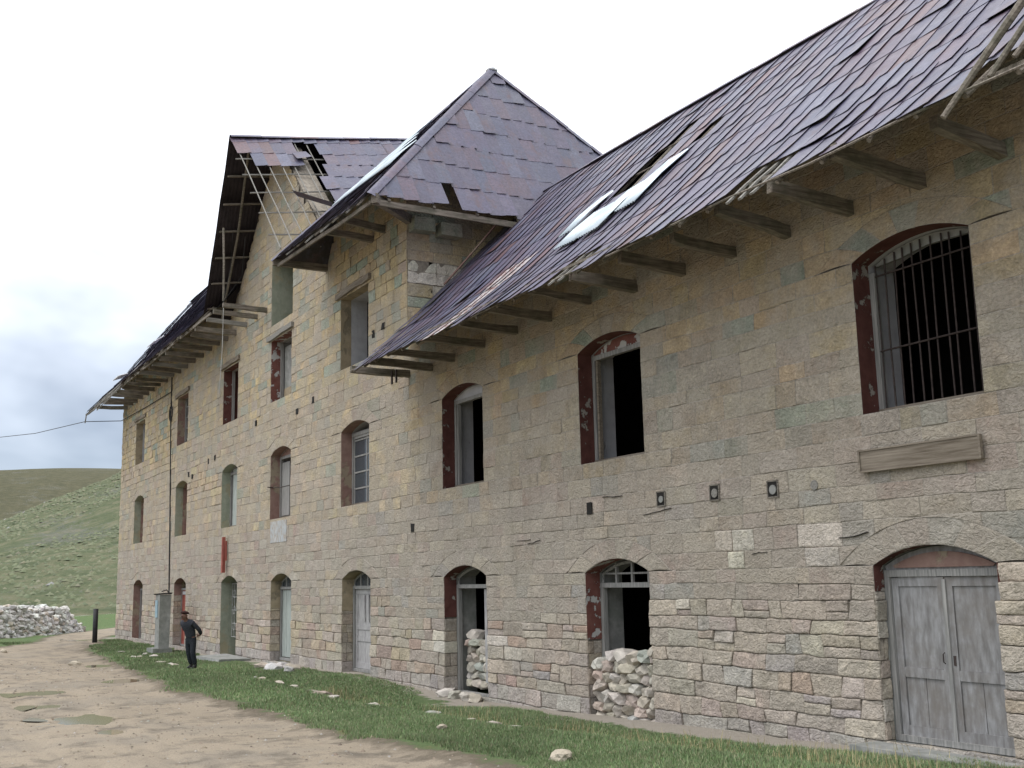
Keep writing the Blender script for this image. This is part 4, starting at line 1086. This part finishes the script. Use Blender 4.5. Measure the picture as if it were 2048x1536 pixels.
ridge_cap([tuple(GA+Vector((0, 0, .03))), tuple(GA+Vector((0, 3.2, .55))), tuple(GA+Vector((0, 7.5, 1.28)))], 'ridge_cap', ROOF_G, .3)
for i in range(7):
    u = .12+i*.44; 
    MB().tube([sG(u+random.uniform(-.03, .03), v)-nG(u, v)*.05 for v in (.0 if i < 5 else .4, LG*.35, LG*.7, LG-.1)], .021, 6).build('rafter', M_wd, ROOF_G)
for i, v in enumerate((.9, 2.35, 3.75, 5.1, 6.3)):
    MB().beam(sG(-.08, v)-nG(0, v)*.09, sG(3.4, v)-nG(0, v)*.09, .05, .04, 4, .015).build('batten', M_wd, ROOF_G)
# a shingle that has slid down, one bent up by the hole
V, F, C = tile_mesh(lambda u, v: Vector((-34.2, -.35, 15.0))+Vector((.6, .7, -.35)).normalized()*v*1.3+Vector((.3, -.5, .2))*u, lambda u, v: Vector((.55, -.35, .75)).normalized(), 0, 0, .5, 1.0)
piece('roof_tile', ROOF_G, V, F, C, M_roof)
V, F, C = tile_mesh(lambda u, v: sG(2.05+u, 5.9+v), nG, 0, 0, .5, .75, 0, .16); piece('roof_tile', ROOF_G, V, F, C, M_roof)
for i in range(6):
    v = .6+i*1.15; MB().beam(sH(.1, v)-nH(0, v)*.08, sH(4.5, v)-nH(0, v)*.08, .08, .06, 3, .01).build('batten', M_wy, ROOF_G)
for u in (.7, 2.3): MB().tube([sH(u, 0)-nH(0, 0)*.15, sH(u+.1, LH*.5)-nH(0, 0)*.17, sH(u, LH-.2)-nH(0, 0)*.15], .045, 6).build('rafter', M_wy, ROOF_G)
MB().tube([(-38.2, -1.65, 12.2), (-38.25, -1.65, 13.6), (-38.6, -1.6, 15.0)], .04, 6).build('prop_pole', M_wy, ROOF_G)
# mossy masonry pier seen through the hole
for j in range(5):
    MB().box((-35.5+random.uniform(-.05, .05), .95, 14.2+j*.33), (.9, .6, .31), None, .04, (.25, .24, .17, 0)).build('pier_stone', M_stone, ROOF_G, cols=True)
flush('stone', 'stone', 'stonework'); flush('roof_tile', 'roof_tile', 'shingles')

# ---------------------------------------------------------------- loose rubble
def rock(c, s, rot=None, col=None, sub=1, seed=None, flat=1):
    bm = bmesh.new(); bmesh.ops.create_icosphere(bm, subdivisions=sub, radius=.5)
    sdv = random.uniform(0, 99); R_ = Matrix.Rotation(random.uniform(0, 6.28), 3, 'Z') @ Matrix.Rotation(random.uniform(-.5, .5)*flat, 3, 'X') @ Matrix.Rotation(random.uniform(-.4, .4)*flat, 3, 'Y')
    if rot is not None: R_ = rot
    V = []
    for v in bm.verts:
        p = v.co.copy(); m_ = max(abs(p.x), abs(p.y), abs(p.z)); p = p.lerp(p*(.42/m_), .62 if (sub < 2 or flat < .9) else .82)
        p *= 1+n3(p.x*2.2+sdv, p.y*2.2, p.z*2.2)*(.5 if (sub < 2 or flat < .9) else .36)+(n3(p.x*6+sdv, p.y*6, p.z*6)*.07 if sub > 2 else 0)
        p = Vector((p.x*s[0], p.y*s[1], p.z*s[2])); V.append(R_ @ p+Vector(c))
    F = [tuple(v.index for v in f.verts) for f in bm.faces]; bm.free()
    return V, F, [(*col, 0)]*len(V)
P_RUB = [(4, (.43, .39, .325)), (3, (.47, .44, .385)), (2, (.37, .34, .29)), (1, (.42, .34, .29)), (.5, (.37, .37, .33))]
def stack(name, label, cat, x0, x1, y0, y1, zb, ztopf, size, loc):
    r = empty(name, loc, label, cat); z = zb; row = 0
    while z < zb+4:
        hgt = size*random.uniform(.5, .85); x = x0; anyp = False
        while x < x1:
            w_ = size*random.uniform(.8, 1.7); xe = min(x+w_, x1)
            if z+hgt*.5 < ztopf((x+xe)/2):
                anyp = True
                for yy in ((y0+y1)/2,):
                    V, F, C = rock(((x+xe)/2, yy+random.uniform(-.05, .05), z+hgt/2+random.uniform(-.03, .03)), ((xe-x)*1.2, (y1-y0)*1.1, hgt*1.3), Matrix.Rotation(random.uniform(-.35, .35), 3, 'Y') @ Matrix.Rotation(random.uniform(-.3, .3), 3, 'Z'), pick(P_RUB), 2)
                    mesh_obj('stone', V, F, M_rub, r, C, False)
            x = xe
        z += hgt*.92; row += 1
        if not anyp: break
    return r
stack('rubble_fill', 'stacked loose rubble blocking the lower half of the doorway with the barred fanlight', 'rubble', -18.15, -16.2, .0, .5, -.3, lambda x: .92+.12*math.sin(x*5)+(x+17.2)*.12, .27, (-17.2, .2, -.3))
stack('rubble_fill', 'narrow stack of rubble in the doorway beside the remaining grey door leaf', 'rubble', -24.2, -22.95, .45, .85, -.15, lambda x: .98-(x+23.6)*.25, .28, (-23.6, .6, -.2))
HEAP = empty('rubble_wall', (-66, -4, -.3), 'long heaped dry-stone wall of pale rubble beside the track', 'rubble wall')
P_HEAP = [(4, (.46, .44, .41)), (3, (.56, .55, .52)), (2, (.36, .35, .33)), (1, (.42, .37, .31))]
A0_, A1_ = Vector((-60.5, -9.5)), Vector((-76.5, .2)); dl = (A1_-A0_).normalized(); nl = Vector((-dl.y, dl.x))
if nl.x > 0: nl = -nl
for row in range(9):
    for i in range(78):
        s_ = i*.25+random.uniform(-.08, .08); top = 1.5+.3*math.sin(s_*.7)+.18*math.sin(s_*2.3); end = min(1, (19-s_)/1.2)
        z = row*.2
        if z > top*max(.25, end): continue
        for d in ((.15+row*.07,) if row < 7 else (.7, 1.3, 2.0, 2.8)):
            p = A0_+dl*s_+nl*(d+random.uniform(-.08, .08)); q = random.uniform(.34, .62)
            V, F, C = rock((p.x, p.y, -.42+z+random.uniform(-.05, .05)+(.06 if row > 6 else 0)), (q, q*random.uniform(.7, 1.1), q*random.uniform(.55, .8)), None, pick(P_HEAP), 1)
            piece('loose_stone', HEAP, V, F, C, M_rub, smooth=False)
    for i in range(30):
        s_ = random.uniform(0, 17.8); d = random.uniform(.9, 4.0); p = A0_+dl*s_+nl*d; q = random.uniform(.3, .55)
        V, F, C = rock((p.x, p.y, .95+random.uniform(-.15, .3)), (q, q, q*.7), None, pick(P_HEAP), 1)
        piece('loose_stone', HEAP, V, F, C, M_rub, smooth=False)
o = MB().prism([(0, -.6), (1, -.6), (1, 1), (0, 1)], 0, 1).build('core', M_wallcore, HEAP)
mvs = []
for (s_, d, z) in ((0, .45, -.6), (18.3, .45, -.6), (18.3, .9, 1.0), (0, .9, 1.0), (0, 4, -.6), (18.3, 4, -.6), (18.3, 4, .9), (0, 4, .9)):
    p = A0_+dl*s_+nl*d; mvs.append((p.x, p.y, z))
o.data.clear_geometry(); o.data.from_pydata(mvs, [], [(0, 1, 2, 3), (7, 6, 5, 4), (3, 2, 6, 7), (0, 4, 5, 1), (1, 5, 6, 2), (0, 3, 7, 4)]); o.data.materials.append(M_wallcore) if not o.data.materials else None
flush('loose_stone', 'stone', 'rubble_mass')
# ditch-edge stones and stray rocks
def gz(x, y): return float(ground_z(np.array([x]), np.array([y]))[0])
DS = [(-49.0, -2.6), (-45.6, -2.8), (-47.4, -2.0), (-46.2, -1.9), (-46.0, -2.5), (-40.1, -3.0), (-38.8, -3.0), (-37.7, -3.1), (-31.1, -2.7), (-30.4, -2.75), (-29.5, -2.8), (-28.9, -2.6), (-28.3, -2.7), (-27.6, -2.6), (-26.6, -2.5), (-25.6, -2.6), (-24.8, -2.6), (-23.2, -2.35), (-21.4, -2.1), (-20.2, -2.3), (-18.9, -2.2), (-18.2, -2.1), (-17.5, -2.1), (-16.6, -1.85)]
ORD = 'first second third fourth fifth sixth seventh eighth ninth tenth eleventh twelfth thirteenth fourteenth fifteenth sixteenth seventeenth eighteenth nineteenth twentieth twenty-first twenty-second twenty-third nearest'.split()
for (x, y), od in zip(sorted(DS), ORD):
    q = random.uniform(.22, .44); V, F, C = rock((0, 0, 0), (q*1.3, q*.7, q*.34), None, pick(P_RUB), 2, flat=.3)
    o = mesh_obj('edging_stone', V, F, M_rub, None, C, False); o.location = (x, y, gz(x, y)+.025)
    props(o, f'flat pale edging stone in the grass ditch, {od} from the far end', 'stone', 'stones lining the grass ditch')
for x, y, q, lb in ((-34.0, -.75, .5, 'rear left'), (-33.1, -.7, .45, 'rear right'), (-33.6, -1.15, .55, 'large middle front'), (-32.3, -1.1, .4, 'right-hand front'), (-34.6, -1.2, .42, 'left-hand front')):
    V, F, C = rock((0, 0, 0), (q*1.2, q*.8, q*.5), None, pick(P_HEAP), 2, flat=.4); o = mesh_obj('step_stone', V, F, M_rub, None, C, False); o.location = (x, y, gz(x, y)+.07)
    props(o, f'{lb} rounded stone of the step heap by the plank door', 'stone', 'step stones outside the plank door')
for x, y, q, lb in ((-24.0, -.15, .42, 'leftmost'), (-23.4, -.2, .4, 'second from left'), (-22.9, -.15, .45, 'third from left'), (-22.4, -.2, .38, 'rightmost')):
    V, F, C = rock((0, 0, 0), (q*1.2, q*.8, q*.6), None, pick(P_RUB), 2, flat=.4); o = mesh_obj('step_stone', V, F, M_rub, None, C, False); o.location = (x, y, gz(x, y)+.06)
    props(o, f'{lb} of four rounded stones below the narrow rubble doorway', 'stone', 'stones under the rubble doorway')
for x, y, q, lb in ((-43.2, -5.3, .36, 'lone pale stone lying on the dirt track left of the man'), (-18.0, -3.2, .16, 'small grey stone in the grass of the verge'), (-13.3, -3.75, .26, 'buff stone in the grass at the bottom edge of the view'), (-53.5, -6.6, .3, 'pale stone on the track close to the far rubble wall')):
    V, F, C = rock((0, 0, 0), (q*1.3, q, q*.7), None, (.42, .37, .29), 2, flat=.3); o = mesh_obj('rock', V, F, M_rub, None, C, False); o.location = (x, y, gz(x, y)+.05); props(o, lb, 'rock')

# ---------------------------------------------------------------- puddles
def puddle(x, y, rmax, _b, _a, lb):
    n = 64; ang = np.linspace(0, 2*math.pi, n, endpoint=False); rr = np.linspace(.05, rmax, 26)
    GX_ = x+np.outer(np.cos(ang), rr); GY_ = y+np.outer(np.sin(ang), rr); H_ = ground_z(GX_, GY_)
    lev = float(np.quantile(H_.max(1), .06))-.002; lev = min(lev, float(H_[:, 0].mean())+.035)
    V = [(0, 0, 0)]
    for k in range(n):
        up_ = np.nonzero(H_[k] > lev+.006)[0]; r_ = rr[up_[0]] if len(up_) else rr[int(H_[k].argmax())]
        V.append((r_*math.cos(ang[k]), r_*math.sin(ang[k]), 0))
    o = mesh_obj('puddle', V, [(0, k+1, (k+1) % n+1) for k in range(n)], M_pud); o.location = (x, y, lev)
    props(o, lb, 'puddle', None, 'structure')
for p in ((-24.6, -8.35, 2.0, 2.4, 0, 'largest muddy puddle on the dirt track'), (-22.1, -8.0, .5, .5, 0, 'small bright puddle on the track'), (-27.6, -8.5, .8, 1.0, 0, 'narrow puddle in a wheel rut'), (-31, -8.2, 1.0, 1.1, 0, 'rut puddle further up the track'), (-41.8, -4.5, 1.2, 1.1, 0, 'shallow puddle by the verge left of the man'), (-33.2, -5.5, 1.0, .9, 0, 'shallow wet patch at the verge edge'), (-64, -2.9, 2.2, 1.6, 0, 'pale wet streak on the track beside the rubble wall')):
    puddle(*p)

# ---------------------------------------------------------------- street furniture
pst = MB().tube([(-59.3, -1.9, -.5), (-59.3, -1.9, 1.28)], .12, 10).build('black_post', M_black, None, True)
props(pst, 'short black post standing in the grass by the far corner of the building', 'post')
pz = gz(-48.3, -1.0)
pil = MB().box((-48.3, -1.15, pz+1.15), (.95, .42, 2.4), None, .03).build('cement_pillar', M_conc)
props(pil, 'plastered grey cement pillar standing in the grass before the red-brown door', 'pillar')
MB().box((-48.3, -1.15, pz+2.37), (1.05, .52, .05), None, .03).build('pillar_cap', M_dark, pil)
MB().box((-48.4, -1.37, pz+1.75), (.4, .02, .7), None, .01).build('meter_panel', simple('faded_blue_paint', (.2, .3, .36), (.3, .38, .4), 5), pil)
MB().box((-48.3, -1.25, pz+.05), (1.25, .75, .25), None, .03).build('pillar_foot', M_conc, pil)
sz = gz(-40.2, -.8)
slb = MB().box((-40.6, -.75, sz+.05), (3.0, 1.1, .14), None, .03).build('cement_slab', M_conc); props(slb, 'pale cement slab lying in front of the green-jambed doorway', 'slab')
# cables
cb = MB().tube([(-52.1, -.03, 2.0), (-52.3, -.03, 5), (-52.55, -.03, 8), (-52.75, -.03, 10.0), (-52.75, -.03, 12.0)], .03, 6).tube([(-52.6+.25*math.cos(q), -.06-.02*math.sin(q/2), 10.25+.35*math.sin(q)) for q in np.linspace(0, 12.5, 30)], .022, 5)
cb.tube([(-52.1, -.03, 2.0), (-50.5, -.5, 2.15), (-48.7, -1.1, 2.1)], .025, 5)
props(cb.build('conduit', M_wire), 'dark cable running up the wall with a loop of slack near the top', 'cable')
props(MB().tube([(-88.9, -4, 13.3), (-78, -2.9, 12.3), (-66, -1.75, 11.55), (-64.3, -.1, 11.45), (-58, -.05, 11.35), (-52.7, -.05, 11.3)], .022, 5).build('overhead_wire', M_wire), 'thin overhead wire coming in from the left to the far corner', 'wire')
props(MB().tube([(-38.0, -1.7, 11.9), (-38.1, -1.68, 10.5), (-38.3, -1.7, 8.9)], .014, 5).build('cord', M_rope), 'thin pale cord hanging from a joist under the cross gable', 'cord')
props(MB().tube([(-38.0, -1.72, 12.1), (-37.2, -1.3, 12.9), (-36.2, -1.5, 14.0)], .009, 5).tube([(-38.0, -1.72, 12.1), (-37.6, -1.6, 13.2), (-37.0, -1.7, 14.4)], .008, 5).build('loose_wires', M_wire), 'two loose pale wires strung under the gable overhang', 'wire')

# ---------------------------------------------------------------- grass (uncountable)
def blades(name, n, xr_, yr_, hr, wr, cols_, dens=None, lean=.35, road_min=.12):
    X = RNG.uniform(*xr_, n); Y = RNG.uniform(*yr_, n)
    sdv = sdist(X, Y, ROAD)+.75*fbm(X, Y, 1.1, 4)
    keep = sdv > road_min
    keep &= (Y < -.12-.5*np.clip(fbm(X, Y, .8, 3)+.25, 0, 1)-.75*np.exp(-((X+15)/3.5)**2)-.9*np.exp(-((X+22.5)/2.0)**2)-.8*np.exp(-((X+36.5)/2.0)**2)) & (RNG.random(n) < np.clip(sdv*2.2+.1, 0, 1))
    if dens is not None: keep &= RNG.random(n) < dens(X, Y)
    X, Y = X[keep], Y[keep]; n = len(X); Z = ground_z(X, Y)
    h = RNG.uniform(*hr, n)*(1+.6*fbm(X, Y, .9, 3)); w_ = RNG.uniform(*wr, n); th = RNG.uniform(0, 2*math.pi, n)
    lx = RNG.normal(0, lean, n)*h; ly = RNG.normal(0, lean, n)*h
    P = np.zeros((n, 3, 3)); P[:, 0] = np.stack([X-w_*np.cos(th), Y-w_*np.sin(th), Z-.01], -1); P[:, 1] = np.stack([X+w_*np.cos(th), Y+w_*np.sin(th), Z-.01], -1)
    P[:, 2] = np.stack([X+lx, Y+ly, Z+h], -1)
    me = bpy.data.meshes.new(name); me.vertices.add(3*n); me.vertices.foreach_set('co', P.reshape(-1))
    me.loops.add(3*n); me.loops.foreach_set('vertex_index', np.arange(3*n)); me.polygons.add(n); me.polygons.foreach_set('loop_start', np.arange(n)*3); me.update(calc_edges=True)
    ci = RNG.integers(0, len(cols_), n); cc = np.array(cols_)[ci]*RNG.uniform(.75, 1.25, (n, 1))*(1+.5*fbm(X, Y, .5, 3))[:, None]
    c4 = np.ones((n, 3, 4), np.float32); c4[:, :, :3] = cc[:, None, :]
    a_ = me.color_attributes.new('col', 'FLOAT_COLOR', 'POINT'); a_.data.foreach_set('color', c4.reshape(-1)); me.materials.append(M_blade)
    o = bpy.data.objects.new(name, me); COL.objects.link(o); o['kind'] = 'stuff'; return o
GC = [(.15, .225, .10), (.175, .25, .105), (.14, .20, .10), (.21, .25, .125), (.26, .25, .155)]
props(blades('grass', 190000, (-22, -7), (-5.6, 0), (.025, .06), (.005, .010), GC), 'short green turf between the track and the near wall', 'grass')
props(blades('grass', 90000, (-40, -22), (-6, 0), (.03, .07), (.008, .016), GC), 'short green turf along the middle of the wall', 'grass')
props(blades('grass', 50000, (-62, -40), (-6, 0), (.04, .09), (.012, .03), GC), 'short green turf round the pillar and black post', 'grass')
dy_ = lambda X: np.interp(X, [-50, -36, -30, -22, -14, -9], [-2.4, -2.6, -2.4, -2.0, -1.7, -1.4])
props(blades('dry_grass', 30000, (-27, -8), (-3.2, -.3), (.08, .24), (.004, .008), [(.36, .30, .16), (.42, .36, .21), (.28, .24, .12)], lambda X, Y: .35*np.exp(-((Y-dy_(X)-.1)/.35)**2)*np.clip(fbm(X, Y, .9, 3)*2+.55, 0, 1)+.05*(X > -13)*(Y > -1.6), .22), 'straw-coloured dry stalks along the shallow ditch', 'dry grass')
# tussocks on the near hillside
nT = 9000; TX = -RNG.uniform(90, 188, nT); TY = RNG.uniform(-6, 48, nT); kp = fbm(TX, TY, .06, 4) > -.12; TX, TY = TX[kp], TY[kp]; TZ = ground_z(TX, TY)
tv, tf, tcl = [], [], []
for x, y, z in zip(TX, TY, TZ):
    q = random.uniform(.15, .42); h_ = q*random.uniform(.35, .65); i0 = len(tv); c = pick([(4, (.12, .132, .076)), (.8, (.15, .147, .095)), (3, (.10, .116, .066)), (.04, (.22, .215, .20))]); a0 = random.uniform(0, 6)
    for k_ in range(5): t_ = a0+k_*1.2566; tv.append((x+math.cos(t_)*q*random.uniform(.6, 1.3), y+math.sin(t_)*q*random.uniform(.6, 1.3), z-.05)); tcl.append((*c, 0))
    tv.append((x, y, z+h_)); tcl.append((*[v*1.15 for v in c], 0)); tf += [(i0+k_, i0+(k_+1) % 5, i0+5) for k_ in range(5)]
props(mesh_obj('tussocks', tv, tf, M_blade, None, tcl), 'dry tussock grass dotted over the near hillside', 'tussock grass', None, 'stuff')
# gravel
nG_ = 3600; GX = RNG.uniform(-46, -10, nG_); GY = RNG.uniform(-12, -3.5, nG_); s_ = sdist(GX, GY, ROAD); kp = (s_ < .25); GX, GY = GX[kp], GY[kp]; GZ = ground_z(GX, GY)
gv, gf, gc = [], [], []
for x, y, z in zip(GX, GY, GZ):
    q = abs(random.gauss(0, .014))+.009; i0 = len(gv); k = random.uniform(.6, 1.3); c = pick([(4, (.25, .205, .155)), (1.2, (.33, .31, .275)), (2, (.16, .135, .11))])
    for dx, dy2, dz in ((1, 0, 0), (0, 1, 0), (-1, 0, 0), (0, -1, 0), (0, 0, .7)): gv.append((x+dx*q*k, y+dy2*q, z+dz*q)); gc.append((*c, 0))
    gf += [(i0, i0+1, i0+4), (i0+1, i0+2, i0+4), (i0+2, i0+3, i0+4), (i0+3, i0, i0+4)]
props(mesh_obj('gravel', gv, gf, M_rub, None, gc), 'loose gravel scattered over the dirt track', 'gravel', None, 'stuff')

# ---------------------------------------------------------------- man
def skin_mesh(name, verts, edges, radii, mat, parent, root=0, sub=2):
    me = bpy.data.meshes.new(name); me.from_pydata(verts, edges, []); o = bpy.data.objects.new(name, me); COL.objects.link(o)
    o.modifiers.new('s', 'SKIN'); 
    lay = me.skin_vertices[0].data if me.skin_vertices else None
    if lay is None:
        bm = bmesh.new(); bm.from_mesh(me); bm.verts.layers.skin.verify(); bm.to_mesh(me); bm.free(); lay = me.skin_vertices[0].data
    for i, r_ in enumerate(radii): lay[i].radius = r_ if isinstance(r_, tuple) else (r_, r_)
    lay[root].use_root = True
    m_ = o.modifiers.new('u', 'SUBSURF'); m_.levels = sub; m_.render_levels = sub
    bpy.context.view_layer.update()
    ev = bpy.data.meshes.new_from_object(o.evaluated_get(bpy.context.evaluated_depsgraph_get()))
    bpy.data.objects.remove(o); ev.materials.clear(); ev.materials.append(mat)
    for p in ev.polygons: p.use_smooth = True
    q = bpy.data.objects.new(name, ev); COL.objects.link(q); q.parent = parent; return q
mz = gz(-34.75, -3.35)
MAN = empty('person', (-34.75, -3.35, mz), 'stooped man in dark sweater and maroon knit cap, hands behind his back', 'person', rz=math.radians(34))
# local frame: faces -Y, his left is +X
S_ = 1.03
def sc(vs): return [tuple(c*S_ for c in v) for v in vs]
lean = .20

bodyv = sc([(0, 0, .92), (0, -.04, 1.08), (0, -.11, 1.24), (0, -.2, 1.36), (0, -.235, 1.42), (0, -.27, 1.47), (-.01, -.30, 1.535), (-.01, -.29, 1.60),
   (.17, -.16, 1.33), (.27, .02, 1.12), (.18, .20, .97), (.06, .24, .95), (-.17, -.16, 1.33), (-.26, .03, 1.12), (-.16, .21, .96), (-.04, .25, .94),
   (.10, .0, .86), (.13, -.05, .48), (.14, .05, .08), (.15, -.10, .04), (-.10, 0, .86), (-.09, .02, .48), (-.07, .12, .10), (-.06, -.04, .04)])
be = [(0, 1), (1, 2), (2, 3), (3, 4), (4, 5), (5, 6), (6, 7), (3, 8), (8, 9), (9, 10), (10, 11), (3, 12), (12, 13), (13, 14), (14, 15), (0, 16), (16, 17), (17, 18), (18, 19), (0, 20), (20, 21), (21, 22), (22, 23)]
br_ = [(.14, .10), (.13, .10), (.14, .11), (.10, .09), .058, (.078, .088), (.094, .106), (.078, .088), .055, .042, .032, .035, .055, .042, .032, .035, .085, .06, .03, .018, .085, .06, .03, .018]
skin_mesh('body', bodyv, be, br_, M_skin, MAN)
swv = sc([(0, .02, .84), (0, -.04, 1.06), (0, -.12, 1.23), (0, -.20, 1.36), (0, -.25, 1.435), (.18, -.16, 1.335), (.285, .03, 1.12), (.21, .19, .99), (-.18, -.16, 1.335), (-.275, .04, 1.12), (-.19, .20, .98)])
skin_mesh('sweater', swv, [(0, 1), (1, 2), (2, 3), (3, 4), (3, 5), (5, 6), (6, 7), (3, 8), (8, 9), (9, 10)], [(.18, .14), (.19, .145), (.205, .15), (.17, .13), .08, .08, .066, .055, .08, .066, .055], M_sweater, MAN)
trv = sc([(0, .0, 1.0), (0, 0, .86), (.10, .0, .78), (.13, -.055, .48), (.14, .05, .12), (-.10, 0, .78), (-.09, .02, .48), (-.07, .12, .13)])
skin_mesh('trousers', trv, [(0, 1), (1, 2), (2, 3), (3, 4), (1, 5), (5, 6), (6, 7)], [(.16, .12), (.15, .12), .10, .085, .072, .10, .085, .072], M_trouser, MAN)
for sx, y, yt in ((.145, .05, -.13), (-.065, .12, -.07)):
    skin_mesh('boot', sc([(sx, y+.03, .05), (sx, y-.02, .045), (sx, yt, .035), (sx, y+.02, .16)]), [(0, 1), (1, 2), (1, 3)], [.05, .05, .042, .058], M_boot, MAN, 1)
skin_mesh('knit_cap', sc([(-.01, -.27, 1.585), (-.01, -.265, 1.63), (-.01, -.25, 1.675)]), [(0, 1), (1, 2)], [(.142, .150), (.140, .148), .085], M_cap, MAN)
def blob(name, c, s, mat):
    bm = bmesh.new(); bmesh.ops.create_uvsphere(bm, u_segments=10, v_segments=7, radius=1)
    V = [(v.co.x*s[0]+c[0], v.co.y*s[1]+c[1], v.co.z*s[2]+c[2]) for v in bm.verts]; F = [tuple(v.index for v in f.verts) for f in bm.faces]; bm.free()
    me = bpy.data.meshes.new(name); me.from_pydata(V, [], F); me.materials.append(mat); [setattr(p, 'use_smooth', True) for p in me.polygons]
    o = bpy.data.objects.new(name, me); COL.objects.link(o); o.parent = MAN; return o
blob('nose', (-.01*S_, -.402*S_, 1.52*S_), (.016, .028, .026), M_skin)
for sx in (-.045, .028): blob('eye', (sx, -.392*S_, 1.548*S_), (.013, .010, .008), M_boot)
for sx in (-.10, .085): blob('ear', (sx, -.285*S_, 1.52*S_), (.014, .025, .035), M_skin)
blob('mouth', (-.01, -.392*S_, 1.475*S_), (.028, .010, .007), M_cap)
for f_ in range(4):
    for sx in (1, -1):
        x0 = (.03 if sx > 0 else -.02)+sx*.0; skin_mesh('finger', [(x0+sx*.0, .265, .955*S_-f_*.018), (x0-sx*.045, .29, .95*S_-f_*.018), (x0-sx*.07, .275, .945*S_-f_*.018)], [(0, 1), (1, 2)], [.009, .008, .007], M_skin, MAN, 0, 1)
for sx in (1, -1): skin_mesh('thumb', [(sx*.03, .25, .99), (sx*.02, .27, 1.02), (0, .275, 1.03)], [(0, 1), (1, 2)], [.011, .010, .008], M_skin, MAN, 0, 1)
